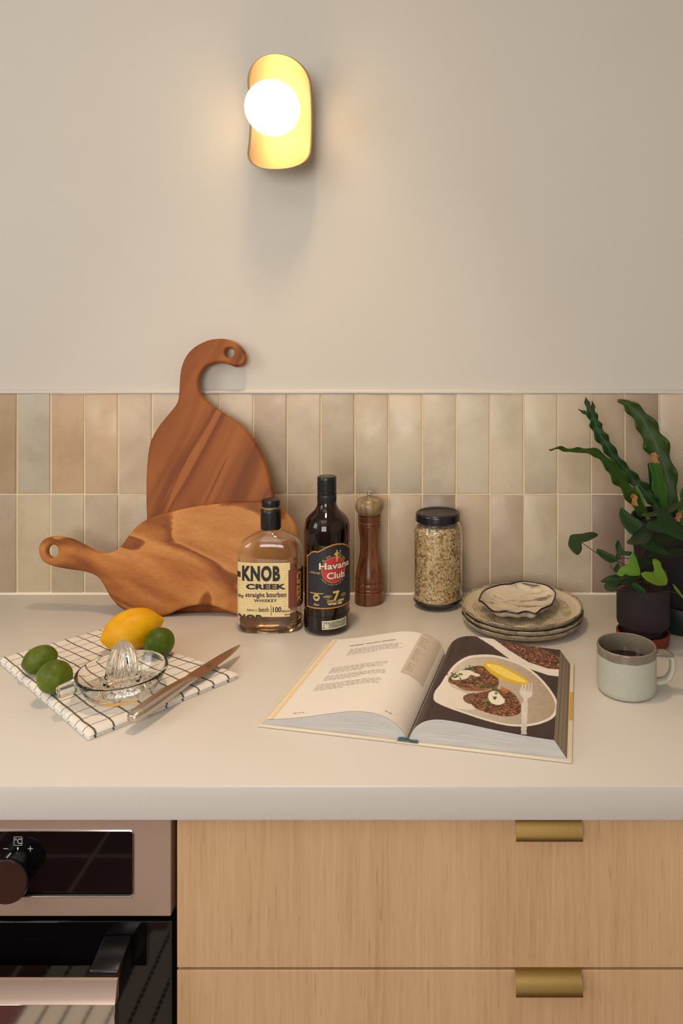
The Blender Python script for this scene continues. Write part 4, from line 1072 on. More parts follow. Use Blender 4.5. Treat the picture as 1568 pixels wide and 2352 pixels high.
# the printed food photograph on the right page: a fine grid of ink colours
def npoly(pts, X, Y):
    inside = np.zeros(X.shape, bool); n = len(pts)
    for i in range(n):
        x1, y1 = pts[i]; x2, y2 = pts[(i + 1) % n]
        if y1 == y2: continue
        c = ((y1 > Y) != (y2 > Y)) & (X < (x2 - x1) * (Y - y1) / (y2 - y1) + x1); inside ^= c
    return inside
def lin(c): return np.array(S(*c)[:3])
ns, nv = 230, 300
P, d = PC['R']
V = []
for j in range(nv + 1):
    for i in range(ns + 1): V.append(page_local('R', i / ns, j / nv, 0.0002))
Fq = [(j * (ns + 1) + i, j * (ns + 1) + i + 1, (j + 1) * (ns + 1) + i + 1, (j + 1) * (ns + 1) + i) for j in range(nv) for i in range(ns)]
WV = np.array([tuple(Mk @ v) for v in V]); Dv = WV[:, 1] - CAM.y
X = VX + WV[:, 0] * F / Dv; Y = VY + (CAM.z - WV[:, 2]) * F / Dv       # where each ink dot was seen in the photograph of the book
U = np.array([(i / ns, j / nv) for j in range(nv + 1) for i in range(ns + 1)])
def fb(sx, sy, seed, oct_=3):
    return np.array([noise.fractal(Vector((u * sx + seed, v * sy - seed, seed)), 0.8, 2.0, oct_) for u, v in U])
n1 = fb(9, 5, 1.3); n2 = fb(26, 34, 5.1); n3 = fb(60, 80, 9.7, 2)
def crop8(l): return [(580 + x / 2.0364, 1430 + y / 2.0364) for x, y in l]
sm = lambda l, n=6: [tuple(p) for p in spline(crop8(l), n, True)]
col = np.tile(lin((58, 40, 40)), (len(X), 1)) * (1 + 0.35 * n1[:, None])
def paint(mask, c, nz=None, amt=0.0):
    v = np.tile(lin(c), (mask.sum(), 1))
    if nz is not None: v = v * np.clip(1 + amt * nz[mask][:, None], 0.15, 3)
    col[mask] = v
# second plate at the top right corner
paint(npoly(crop8([(1040, 60), (1130, 78), (1200, 130), (1290, 185), (1380, 215), (1460, 222), (1460, 256), (1380, 245), (1290, 215), (1200, 170), (1120, 110)]), X, Y), (222, 214, 204), n1, 0.05)
m2 = npoly(crop8([(1125, 70), (1290, 100), (1470, 170), (1462, 222), (1380, 214), (1290, 180), (1200, 125)]), X, Y); paint(m2, (84, 50, 40), n2, 0.9)
paint(m2 & (n3 > 0.35), (196, 122, 70), n2, 0.4)
# the plate
plate_o = sm([(846, 350), (852, 322), (880, 285), (905, 245), (945, 195), (1000, 160), (1060, 150), (1130, 152), (1200, 170), (1270, 200), (1335, 248), (1390, 310), (1422, 365), (1428, 405), (1405, 445), (1350, 472), (1270, 486), (1180, 480), (1080, 455), (990, 425), (905, 395), (855, 370)])
cxp, cyp = 580 + 1140 / 2.0364, 1430 + 330 / 2.0364
mp1 = npoly(plate_o, X, Y); paint(mp1, (226, 218, 206), n1, 0.04)
pin = [(cxp + (x - cxp) * 0.955, cyp + (y - cyp) * 0.94) for x, y in plate_o]
mp2 = npoly(pin, X, Y); g = np.clip((X - 1000) / 260, 0, 1)[:, None]; gy = np.clip((Y - 1500) / 170, 0, 1)[:, None]
base = lin((206, 196, 182)) * (1 - g) + lin((166, 150, 130)) * g
col[mp2] = (base * (1 + 0.10 * n2[:, None]))[mp2]
paint(npoly(sm([(850, 320), (905, 260), (930, 300), (1010, 340), (1040, 400), (980, 405), (890, 385)]), X, Y) & mp2, (222, 214, 202), n1, 0.04)
paint(npoly(sm([(985, 345), (1040, 330), (1050, 380), (1000, 375)]), X, Y), (112, 84, 62), n2, 0.4)
# patties
for pts in ([(915, 275), (930, 245), (985, 220), (1050, 202), (1090, 210), (1130, 240), (1152, 275), (1140, 300), (1080, 312), (1000, 308), (945, 290)],
            [(1020, 365), (1035, 335), (1090, 320), (1150, 310), (1210, 325), (1245, 365), (1258, 405), (1235, 432), (1170, 438), (1090, 420), (1035, 395)]):
    mk_ = npoly(sm(pts), X, Y); paint(mk_, (98, 60, 42), n2, 1.0); paint(mk_ & (n3 > 0.30), (172, 112, 66), n2, 0.4); paint(mk_ & (n3 < -0.45), (50, 28, 22))
paint(npoly(sm([(940, 285), (975, 300), (1060, 308), (1120, 302), (1080, 320), (990, 316)]), X, Y), (140, 96, 60), n2, 0.5)
paint(npoly(sm([(1155, 295), (1185, 310), (1210, 318), (1180, 322)]), X, Y), (184, 112, 62), n2, 0.3)
# cream, herbs
paint(npoly(sm([(930, 262), (965, 228), (1010, 222), (1040, 235), (1064, 245), (1050, 252), (1020, 245), (1000, 262), (960, 268)]), X, Y), (224, 218, 202), n2, 0.06)
paint(npoly(sm([(1100, 345), (1110, 325), (1140, 322), (1165, 345), (1180, 370), (1150, 385), (1115, 375)]), X, Y), (232, 226, 208), n2, 0.06)
rn = random.Random(5)
for (hx, hy, sx, sy, k) in ((955, 245, 38, 14, 16), (1010, 214, 30, 10, 12), (1045, 275, 40, 12, 8), (1085, 295, 22, 8, 6), (1125, 310, 20, 9, 8), (1135, 352, 14, 8, 5), (1095, 375, 34, 10, 9), (1150, 330, 30, 14, 5), (1180, 370, 10, 6, 3)):
    for i in range(k):
        x, y = rn.gauss(hx, sx * 0.5), rn.gauss(hy, sy * 0.5); q = [(x + rn.uniform(3, 9) * math.cos(a), y + rn.uniform(2.5, 6) * math.sin(a)) for a in (0, 1.3, 2.4, 3.6, 5)]
        paint(npoly(crop8(q), X, Y), rn.choice([(50, 92, 34), (34, 66, 28), (84, 124, 52)]))
# lemon wedge
paint(npoly(sm([(1078, 195), (1100, 182), (1150, 192), (1220, 225), (1275, 258), (1292, 280), (1275, 293), (1220, 285), (1150, 262), (1100, 225)]), X, Y), (214, 176, 46), n2, 0.10)
paint(npoly(sm([(1092, 194), (1150, 202), (1225, 240), (1280, 275), (1262, 280), (1200, 262), (1130, 228)]), X, Y), (240, 214, 104), n3, 0.12)
# fork
fk = (206, 200, 192)
for pts in ([(1248, 318), (1262, 288), (1268, 290), (1262, 320)], [(1264, 322), (1276, 284), (1282, 285), (1278, 322)], [(1282, 322), (1291, 281), (1297, 282), (1293, 324)], [(1296, 324), (1303, 280), (1308, 282), (1307, 330)],
            [(1246, 316), (1308, 324), (1304, 346), (1288, 354), (1280, 358), (1266, 356), (1252, 340)], [(1268, 352), (1286, 354), (1282, 372), (1288, 382), (1282, 470), (1280, 524), (1254, 522), (1258, 470), (1256, 380), (1266, 370)]):
    paint(npoly(crop8(pts), X, Y), fk, n1, 0.25)
pr_ = obj('photo_page', mesh_of('photo_page', V, Fq, 180, col=col), m_vcol('printed_photo', 0.42, 0.4), book); tag(pr_, 'page with a printed food photograph')
# teal head band in the hollow of the spine
obj('head_band', mesh_of('head_band', *merge(*[tube([(-0.0125 + 0.0025 * k, 0.0025, 0.0045 + 0.0012 * math.sin(k * 0.6)), (-0.0100 + 0.0025 * k, 0.0032, 0.0046 + 0.0012 * math.sin((k + 1) * 0.6))], 0.0014, 6) for k in range(10)])), flat('teal_thread', (52, 92, 96), 0.8), book)
bm = bmesh.new(); add_box(bm, (0.2, 0.095, 0.0031), (0.2046, 0.172, 0.0036))
obj('cover_print', bm_mesh('cover_print', bm), flat('mustard_print', (206, 158, 58), 0.5), book)

# ---------------------------------------------------------------- checked tea towel, folded
tk = [at(-4, 1523), at(203, 1703), at(549, 1558), at(238, 1452)]             # left, near, right, far corner
tw = thing('tea_towel', 'white tea towel with black check, folded under the juicer', 'tea towel', (tk[0] + tk[1] + tk[2] + tk[3]) / 4)
def quad(u, v):                                                              # u: left corner -> near corner, v: across to the right
    a = tk[0].lerp(tk[1], u); b = tk[3].lerp(tk[2], u); return a.lerp(b, v)
def towel_layer(z0, hgt, inset, nu=90, nv=60):
    V, UV = [], []
    e = 0.030
    def prof(t): return 1 - max(0, 1 - min(t, 1 - t) / e) ** 2.4
    for j in range(nv + 1):
        for i in range(nu + 1):
            u, v = i / nu, j / nv
            u_, v_ = inset + (1 - 2 * inset) * u, inset + (1 - 2 * inset) * v
            # bow the cloth edges a little
            p = quad(u_, v_); k = min(prof(u), prof(v))
            w = 0.0011 * noise.noise(Vector((u * 7, v * 6, z0 * 99))) + 0.0005 * noise.noise(Vector((u * 24, v * 20, 3)))
            V.append(Vector((p.x + 0.0012 * noise.noise(Vector((u * 6, v * 6, 7))), p.y + 0.0012 * noise.noise(Vector((u * 6, v * 6, 17))), z0 + max(0.0004, (hgt + w) * math.sqrt(max(0, k))))))
            UV.append((u_ * 0.336, v_ * 0.2225))
    Fc = [(j * (nu + 1) + i, j * (nu + 1) + i + 1, (j + 1) * (nu + 1) + i + 1, (j + 1) * (nu + 1) + i) for j in range(nv) for i in range(nu)]
    n0 = len(V); rim = [i for i in range(nu + 1)] + [j * (nu + 1) + nu for j in range(1, nv + 1)] + [nv * (nu + 1) + i for i in range(nu - 1, -1, -1)] + [j * (nu + 1) for j in range(nv - 1, 0, -1)]
    for r_ in rim: V.append(Vector((V[r_].x, V[r_].y, z0))); UV.append(UV[r_])
    for k in range(len(rim)): Fc.append((rim[k], n0 + k, n0 + (k + 1) % len(rim), rim[(k + 1) % len(rim)]))
    Fc.append(tuple(n0 + k for k in range(len(rim) - 1, -1, -1)))
    return V, Fc, UV
m = NT('checked_cotton'); u = m.n('ShaderNodeUVMap'); sp = m.n('ShaderNodeSeparateXYZ')
nzv = m.n('ShaderNodeTexNoise'); nzv.inputs['Scale'].default_value = 26; m.l(u.outputs[0], nzv.inputs[0])
vm = m.n('ShaderNodeVectorMath', operation='SCALE'); m.l(nzv.outputs['Color'], vm.inputs[0]); vm.inputs['Scale'].default_value = 0.0042
va2 = m.n('ShaderNodeVectorMath', operation='ADD'); m.l(u.outputs[0], va2.inputs[0]); m.l(vm.outputs[0], va2.inputs[1]); m.l(va2.outputs[0], sp.inputs[0])
def stripe(sock, pitch, width, phase):
    f = m.math('FRACT', m.math('ADD', m.math('MULTIPLY', sock, 1 / pitch), phase)); return m.math('LESS_THAN', m.math('ABSOLUTE', m.math('SUBTRACT', f, 0.5)), width / pitch / 2)
a_ = stripe(sp.outputs[0], 0.0240, 0.0018, 0.15); b_ = stripe(sp.outputs[1], 0.0245, 0.0027, 0.051)
fz = m.noise(u.outputs[0], 900, 2, 0.6)
k = m.math('MAXIMUM', m.math('MULTIPLY', a_, 0.82), m.math('MULTIPLY', b_, 0.95)); k = m.math('MULTIPLY', k, m.math('MULTIPLY_ADD', fz, 0.6, 0.62))
m.color(m.mix(k, m.mix(fz, S(216, 208, 196), S(238, 232, 222)), S(34, 32, 40))).set(Roughness=0.9); m.bump(fz, 0.4, 0.0008)
for nme, z0, hgt, ins in (('lower_fold', Z0 + 0.0003, 0.0048, 0.004), ('upper_fold', Z0 + 0.0051, 0.0046, 0.0)):
    V, Fc, UV = towel_layer(z0, hgt, ins); obj(nme, mesh_of(nme, V, Fc, 60, uv=UV), m.m, tw, world=True)
ZT = Z0 + 0.0108

# ---------------------------------------------------------------- lemon and limes
def fruit_mesh(name, rx, rz, nip, bump_, seed, n=56, mrow=40):
    V = []
    for i in range(mrow + 1):
        t = PI * i / mrow; c = math.cos(t); s = math.sin(t)
        rr_ = rx * s ** 0.96 if s > 0 else 0
        x = rz * c
        tipf = math.exp(-((1 - abs(c)) / 0.035)) * nip
        x += math.copysign(tipf, c) * (1.0 if c > 0 else 0.55)
        for k in range(n):
            a = 2 * PI * k / n; q = Vector((c * 2.2, math.cos(a) * s * 2.2, math.sin(a) * s * 2.2 + seed))
            w = 1 + 0.020 * noise.noise(q) + bump_ * noise.noise(q * 9)
            V.append((x * (1 + 0.01 * noise.noise(q)), rr_ * w * math.cos(a), rr_ * w * math.sin(a)))
    Fc = [(i * n + k, (i + 1) * n + k, (i + 1) * n + (k + 1) % n, i * n + (k + 1) % n) for i in range(mrow) for k in range(n)]
    bm = bmesh.new(); me0 = mesh_of('t', V, Fc, None); bm.from_mesh(me0); bpy.data.meshes.remove(me0)
    bmesh.ops.remove_doubles(bm, verts=bm.verts, dist=1e-5)
    return bm_mesh(name, bm, 180)
def m_citrus(name, c1, c2, c3):
    m = NT(name); v = m.coord('Object'); f = m.noise(v, 26, 4, 0.6); g_ = m.noise(v, 420, 2, 0.5)
    m.color(m.ramp(f, [(0.3, S(*c1)), (0.55, S(*c2)), (0.75, S(*c3))])).set(Roughness=0.45, Specular_IOR_Level=0.3); m.bump(g_, 0.25, 0.0008)
    m.b.inputs['Subsurface Weight'].default_value = 0.0; return m.m
def fruit(name, label, cat, px, py, D, rx, rz, nip, m_, rot, seed, grp=None):
    D = F * (CAM.z - (ZT + rx)) / (py - VY); c = deep(px, py, D); me = fruit_mesh(name, rx, rz, nip, 0.004, seed)
    rt = Matrix.Rotation(R(rot[0]), 4, 'Z') @ Matrix.Rotation(R(rot[1]), 4, 'Y')
    lo = min((rt @ v.co).z for v in me.vertices)
    o = obj(name, me, m_); o.location = (c.x, c.y, ZT - lo - 0.0006); o.rotation_euler = rt.to_euler()
    return tag(o, label, cat, grp)
lime_m = m_citrus('lime_skin', (62, 76, 6), (86, 102, 14), (116, 128, 34))
lem = fruit('lemon', 'bright yellow lemon lying behind the glass juicer', 'lemon', 303, 1446, 1.172, 0.0325, 0.0440, 0.0075, m_citrus('lemon_skin', (208, 144, 0), (222, 164, 2), (230, 180, 16)), (40, -5), 1.0)
fruit('lime', 'green lime leaning against the lemon, at the right of the juicer', 'lime', 366, 1475, 1.128, 0.0222, 0.0242, 0.0016, m_citrus('lime_skin_dark', (52, 74, 4), (72, 94, 8), (98, 116, 22)), (70, 20), 5.0, 'limes on the towel')
fruit('lime', 'green lime at the far left edge of the checked towel', 'lime', 92, 1514, 1.098, 0.0202, 0.0236, 0.0020, lime_m, (200, 12), 9.0, 'limes on the towel')
fruit('lime', 'green lime beside the juicer spout, in front of another lime', 'lime', 126, 1556, 1.034, 0.0222, 0.0248, 0.0016, lime_m, (60, 40), 13.0, 'limes on the towel')

# ---------------------------------------------------------------- glass juicer
jc = Vector(((281 - VX) * 1.018 / F, CAM.y + 1.018, ZT + 0.0002))
ju = thing('glass_juicer', 'pressed clear glass citrus juicer standing on the checked towel', 'juicer', jc)
n = 120
prof = []
def flute(a, amp, cnt, sharp=1.0): return amp * abs(math.cos(a * cnt / 2)) ** sharp
rows = [(0.0002, 0.0012, 0), (0.036, 0.0012, 0), (0.038, 0.0, 0), (0.042, 0.0, 0), (0.045, 0.002, 0), (0.050, 0.008, 0), (0.0545, 0.016, 0), (0.058, 0.0235, 0), (0.0606, 0.0292, 0), (0.0615, 0.0308, 0), (0.0618, 0.0322, 0), (0.0608, 0.0334, 0), (0.0590, 0.0333, 0),
        (0.0566, 0.0300, 0), (0.0530, 0.0225, 0), (0.0485, 0.0140, 0), (0.0440, 0.0085, 0), (0.0415, 0.0072, 0), (0.0395, 0.0075, 0.3), (0.0375, 0.012, 1.0), (0.0362, 0.0165, 1.3), (0.0345, 0.0172, 1.2), (0.0325, 0.0140, 0.8), (0.0305, 0.0115, 0.4), (0.0285, 0.0112, 0),
        (0.0262, 0.0125, 0), (0.0245, 0.020, 2), (0.0228, 0.030, 2), (0.0208, 0.042, 2), (0.0182, 0.053, 2), (0.0145, 0.062, 2), (0.0098, 0.0685, 2), (0.0048, 0.0720, 2), (0.0002, 0.0730, 0)]
V = []
for (r_, z, kind) in rows:
    for k in range(n):
        a = 2 * PI * k / n; rr_ = r_; zz = z
        if kind == 2: rr_ = r_ * (1 - 0.17 * (1 - abs(math.cos(a * 6)) ** 0.8))
        elif kind > 0: zz = z - 0.0065 * kind * (1 - abs(math.cos(a * 10)) ** 0.7) * 0.8
        V.append((rr_ * math.cos(a), rr_ * math.sin(a), zz))
Fc = [(i * n + k, i * n + (k + 1) % n, (i + 1) * n + (k + 1) % n, (i + 1) * n + k) for i in range(len(rows) - 1) for k in range(n)]
obj('bowl', mesh_of('bowl', V, Fc, 70), glass('pressed_glass', (0.99, 0.99, 0.965), 0.03, 1.36), ju)
bm = bmesh.new(); add_box(bm, (0.0605, -0.0125, 0.0225), (0.084, 0.0125, 0.0325), 0.0035, 3)
for v in bm.verts:
    t = (v.co.x - 0.0605) / 0.0235; v.co.y *= 1.15 - 0.25 * t; v.co.z -= 0.003 * t
hd = obj('tab_handle', bm_mesh('tab_handle', bm), glass('pressed_glass_tab', (0.99, 0.99, 0.965), 0.03, 1.36), ju); hd.rotation_euler = (0, 0, R(-141))

# ---------------------------------------------------------------- kitchen knife
tipw = Vector(((553 - VX) * 1.157 / F, CAM.y + 1.157, ZT + 0.0005)); endw = Vector(((300 - VX) * 0.928 / F, CAM.y + 0.928, ZT + 0.0005))
kd = (tipw - endw); kL = kd.length; ka = math.atan2(kd.y, kd.x)
kn = thing('kitchen_knife', 'steel kitchen knife with ribbed handle lying across the towel', 'knife', (endw.x, endw.y, ZT + 0.0004), ka)
hl = kL * 0.455
# handle: flattened oval, fuller in the middle; lies on its side
hrow = [(0.0, 0.0055, 0.0040), (0.003, 0.0085, 0.0060), (0.010, 0.0103, 0.0074), (hl * 0.35, 0.0113, 0.0082), (hl * 0.6, 0.0106, 0.0078), (hl * 0.85, 0.0092, 0.0066), (hl - 0.004, 0.0088, 0.0056), (hl + 0.004, 0.0094, 0.0040), (hl + 0.012, 0.0104, 0.0020)]
V, m_ = [], 32
for x, a, b in [tuple(p) for p in spline(hrow, 5)]:
    for k in range(m_):
        t = 2 * PI * k / m_; c, s = math.cos(t), math.sin(t)
        V.append((x, a * math.copysign(abs(c) ** 0.8, c) + 0.0006 * math.sin(x / hl * 3), 0.0086 + b * math.copysign(abs(s) ** 0.85, s)))
nr = len(V) // m_
Fc = [(i * m_ + k, (i + 1) * m_ + k, (i + 1) * m_ + (k + 1) % m_, i * m_ + (k + 1) % m_) for i in range(nr - 1) for k in range(m_)] + [tuple(range(m_)), tuple((nr - 1) * m_ + k for k in range(m_ - 1, -1, -1))]
hm = NT('ribbed_steel'); hm.set(Metallic=1.0, Roughness=0.28, Base_Color=S(196, 178, 164)); hm.color(hm.mix(0.5, S(196, 178, 164), S(196, 178, 164))); w = hm.n('ShaderNodeTexWave', bands_direction='X'); hm.l(hm.coord('Object'), w.inputs[0]); w.inputs['Scale'].default_value = 105
spx = hm.n('ShaderNodeSeparateXYZ'); hm.l(hm.coord('Object'), spx.inputs[0])
mk_ = hm.math('MULTIPLY', hm.math('GREATER_THAN', spx.outputs[0], 0.014), hm.math('LESS_THAN', spx.outputs[0], hl - 0.006)); mk_ = hm.math('MULTIPLY', mk_, hm.math('GREATER_THAN', spx.outputs[2], 0.0088))
rb_ = hm.math('MULTIPLY', hm.math('LESS_THAN', w.outputs['Fac'], 0.35), mk_)
hm.color(hm.mix(hm.math('MULTIPLY', rb_, 0.5), S(206, 194, 182), S(128, 116, 108)))
obj('handle', mesh_of('handle', V, Fc, 60), hm.m, kn)
bl_r = [(hl + 0.006, -0.0090, 0.0095), (hl + 0.012, -0.0112, 0.0103), (hl + 0.02, -0.0122, 0.0106), (hl + (kL - hl) * 0.4, -0.0116, 0.0100), (hl + (kL - hl) * 0.65, -0.0096, 0.0086), (hl + (kL - hl) * 0.85, -0.0056, 0.0060), (kL - 0.004, -0.0012, 0.0030), (kL, 0.0010, 0.0016)]
rowb = [tuple(p) for p in spline(bl_r, 5)]
V, Fc = [], []
for x, y0_, y1_ in rowb:
    th2 = 0.0011 * (1 - 0.6 * (x - hl) / (kL - hl)); zc2 = 0.0086 - 0.0012 * (x - hl) / (kL - hl)
    for (y, z) in ((y0_, zc2), (y0_ * 0.55 + y1_ * 0.45, zc2 + th2 * 0.8), (y1_, zc2 + th2), (y1_, zc2 - th2), (y0_ * 0.55 + y1_ * 0.45, zc2 - th2 * 0.8)): V.append((x, y, z))
for i in range(len(rowb) - 1):
    for k in range(5): Fc.append((i * 5 + k, (i + 1) * 5 + k, (i + 1) * 5 + (k + 1) % 5, i * 5 + (k + 1) % 5))
obj('blade', mesh_of('blade', V, Fc, 20), m_metal('blade_steel', (180, 166, 158), 0.32, (60, 900, 60), 0.05), kn)
sg = text_lines  # small etched mark on the blade
mk3 = [([Vector((hl + 0.045 + 0.004 * i, -0.002 + 0.0030 * j, 0.00985)), Vector((hl + 0.048 + 0.004 * i, -0.002 + 0.0030 * j, 0.00985)), Vector((hl + 0.048 + 0.004 * i, -0.0008 + 0.0030 * j, 0.00985)), Vector((hl + 0.045 + 0.004 * i, -0.0008 + 0.0030 * j, 0.00985))], [(0, 1, 2, 3)]) for i in range(3) for j in range(2)]
tag(obj('etched_mark', mesh_of('etched_mark', *merge(*mk3), smooth=None), flat('etching', (86, 72, 66), 0.5, 0.5), kn), kind='stuff')

# ---------------------------------------------------------------- stoneware mug
Dg = 1.048; gl_ = Vector(((1438 - VX) * Dg / F, CAM.y + Dg, Z0 + 0.0003)); gr = 0.0428
mug = thing('mug', 'pale speckled stoneware mug with grey rim, right of the open book', 'mug', gl_)
mh = 0.0662
def m_mug():
    m = NT('mug_glaze'); v = m.coord('Object'); sp = m.n('ShaderNodeSeparateXYZ'); m.l(v, sp.inputs[0])
    rad = m.math('SQRT', m.math('ADD', m.math('POWER', sp.outputs[0], 2.0), m.math('POWER', sp.outputs[1], 2.0)))
    zz = m.math('ADD', sp.outputs[2], m.math('MULTIPLY_ADD', m.noise(v, 60, 2, 0.5), 0.0024, -0.0012))
    band = m.math('GREATER_THAN', zz, mh - 0.0125); inside = m.math('LESS_THAN', rad, gr - 0.0024)
    f = m.noise(v, 160, 4, 0.7); pale = m.mix(f, S(164, 164, 150), S(184, 183, 169))
    spk = m.ramp(m.noise(v, 420, 2, 0.5), [(0.70, (0, 0, 0, 1)), (0.76, (0.35,) * 3 + (1,))]); pale = m.mix(spk, pale, S(150, 148, 132))
    grey = m.mix(m.noise(v, 40, 3, 0.6), S(108, 100, 86), S(132, 122, 105))
    c = m.mix(m.math('MAXIMUM', band, inside), pale, grey)
    rim = m.math('GREATER_THAN', sp.outputs[2], mh - 0.0009); c = m.mix(rim, c, S(134, 116, 94))
    m.color(c); m.l(m.mix(m.math('MAXIMUM', band, inside), (0.5,) * 3 + (1,), (0.10,) * 3 + (1,)), m.b.inputs['Roughness']); return m.m
mm = m_mug()
mprof = [(0.0002, 0.0012), (0.030, 0.0012), (0.032, 0.0), (0.037, 0.0), (0.0405, 0.0012), (0.0424, 0.0052), (gr, 0.011), (gr, 0.03), (gr, 0.05), (gr, mh - 0.004), (gr - 0.0004, mh - 0.0010), (gr - 0.0014, mh), (gr - 0.0024, mh - 0.0008), (gr - 0.0030, mh - 0.004), (gr - 0.0032, 0.03), (gr - 0.004, 0.012), (gr - 0.009, 0.0065), (0.0002, 0.0055)]
obj('cup', lathe_mesh('cup', [tuple(p) for p in spline(mprof, 3)][:-1] + [mprof[-1]], 80, 60), mm, mug)
ha = R(-8); path = []
hp = [(gr - 0.003, 0.0545), (gr + 0.004, 0.0562), (gr + 0.0145, 0.0558), (gr + 0.0215, 0.0505), (gr + 0.0230, 0.0405), (gr + 0.0212, 0.0285), (gr + 0.0150, 0.0185), (gr + 0.006, 0.0148), (gr - 0.003, 0.0142)]
path = [(p[0] * math.cos(ha), p[0] * math.sin(ha), p[1]) for p in spline(hp, 5)]
V, Fc = tube(path, 0.0048, 14)
hx = Vector((-math.sin(ha), math.cos(ha), 0))
V = [Vector(v) for v in V]
cpath = [Vector(p) for p in path for _ in range(14)]
V = [c + (v - c) + hx * ((v - c).dot(hx) * 0.75) for v, c in zip(V, cpath)]
obj('handle', mesh_of('handle', V, Fc, 180), mm, mug)
cm = flat('black_coffee', (30, 20, 16), 0.05)
obj('coffee', lathe_mesh('coffee', [(0.0002, 0.040), (gr - 0.0034, 0.040)], 64), cm, mug)
# ---------------------------------------------------------------- two potted ferns
def crop4(x, y): return (1240 + x / 4.78, 890 + y / 4.78)
def crop5(x, y): return (1280 + x / 5.444, 1150 + y / 5.444)
def m_leaf(name, dark, mid, vein, rough=0.38):
    m = NT(name); u = m.n('ShaderNodeUVMap'); sp = m.n('ShaderNodeSeparateXYZ'); m.l(u.outputs[0], sp.inputs[0])
    f = m.noise(m.coord(), 55, 3, 0.6); c = m.mix(f, S(*dark), S(*mid))
    mid_ = m.math('LESS_THAN', m.math('ABSOLUTE', m.math('SUBTRACT', sp.outputs[0], 0.5)), 0.035)
    c = m.mix(m.math('MULTIPLY', mid_, 0.35), c, S(*vein))
    w = m.n('ShaderNodeTexWave', bands_direction='DIAGONAL'); m.l(u.outputs[0], w.inputs[0]); w.inputs['Scale'].default_value = 6
    brown = m.ramp(sp.outputs[1], [(0.955, (0, 0, 0, 1)), (0.975, (1, 1, 1, 1))])
    c = m.mix(brown, c, S(104, 62, 36)) if name.startswith('frond') else c
    m.color(c).set(Roughness=rough, Specular_IOR_Level=0.18)
    m.b.inputs['Subsurface Weight'].default_value = 0.0
    m.bump(w.outputs['Fac'], 0.15, 0.001); return m.m
FG = dict(dark=m_leaf('frond_dark_green', (19, 45, 16), (29, 62, 20), (56, 90, 36)), mid=m_leaf('frond_green', (35, 56, 15), (53, 76, 22), (78, 87, 38)),
          pale=m_leaf('frond_pale', (62, 75, 29), (78, 90, 38), (96, 103, 50)), stalk=m_leaf('stalk_green', (67, 94, 45), (88, 114, 60), (104, 125, 68)),
          bright=m_leaf('frond_bright_green', (37, 72, 15), (51, 89, 21), (43, 56, 19)))
LG = dict(dark=m_leaf('heart_leaf_dark', (19, 41, 17), (29, 55, 24), (38, 64, 30), 0.42), back=m_leaf('heart_leaf_back', (38, 51, 25), (51, 64, 31), (59, 70, 36), 0.6),
          bright=m_leaf('heart_leaf_bright', (66, 105, 21), (82, 120, 30), (88, 125, 37), 0.4), deep=m_leaf('heart_leaf_deep', (27, 36, 17), (37, 47, 21), (42, 50, 25), 0.5),
          yellow=m_leaf('heart_leaf_yellow', (74, 103, 21), (90, 114, 29), (96, 117, 37), 0.4))
brown_dry = flat('dry_brown', (150, 104, 62), 0.8, var=0.35, vs=120)
def frond(pot, pts, wid, D0, D1, mat, wave=0.004, nw=9, fold=0.25, twist=0.0, name='frond'):
    """a wavy strap leaf; pts are seen positions along its midrib from base to tip, D0/D1 its distance there"""
    m = len(pts); P = []
    for i, p in enumerate(pts): P.append(deep(*crop4(*p), D0 + (D1 - D0) * i / (m - 1)))
    Wd = [w / 4.78 * D0 / F / 2 for w in wid]
    PW = spline([(p.x, p.y, p.z, w) for p, w in zip(P, Wd)], 7)
    n = len(PW); V, UV, K = [], [], 8
    for i, q in enumerate(PW):
        c = Vector(q[:3]); w = max(float(q[3]), 0.0004)
        t = (Vector(PW[min(i + 1, n - 1)][:3]) - Vector(PW[max(i - 1, 0)][:3])).normalized()
        view = (CAM - c).normalized(); s = t.cross(view).normalized()
        s = (Matrix.Rotation(twist * (i / n), 3, t) @ s); nn = s.cross(t).normalized() * -1
        if nn.dot(view) < 0: nn = -nn
        for k in range(K + 1):
            x = k / K * 2 - 1; ph = 2 * PI * nw * i / n + (0.9 if x > 0 else 0)
            off = nn * (abs(x) * w * fold + abs(x) ** 2 * wave * math.sin(ph))
            V.append(c + s * (x * w * (1 + 0.20 * math.sin(ph + 0.6) * abs(x) ** 2)) + off); UV.append((k / K, i / (n - 1)))
    Fc = [(i * (K + 1) + k, i * (K + 1) + k + 1, (i + 1) * (K + 1) + k + 1, (i + 1) * (K + 1) + k) for i in range(n - 1) for k in range(K)]
    o = obj(name, mesh_of(name, V, Fc, 180, uv=UV), mat, pot, world=True)
    s_ = o.modifiers.new('thick', 'SOLIDIFY'); s_.thickness = 0.0006; s_.offset = 0
    return o
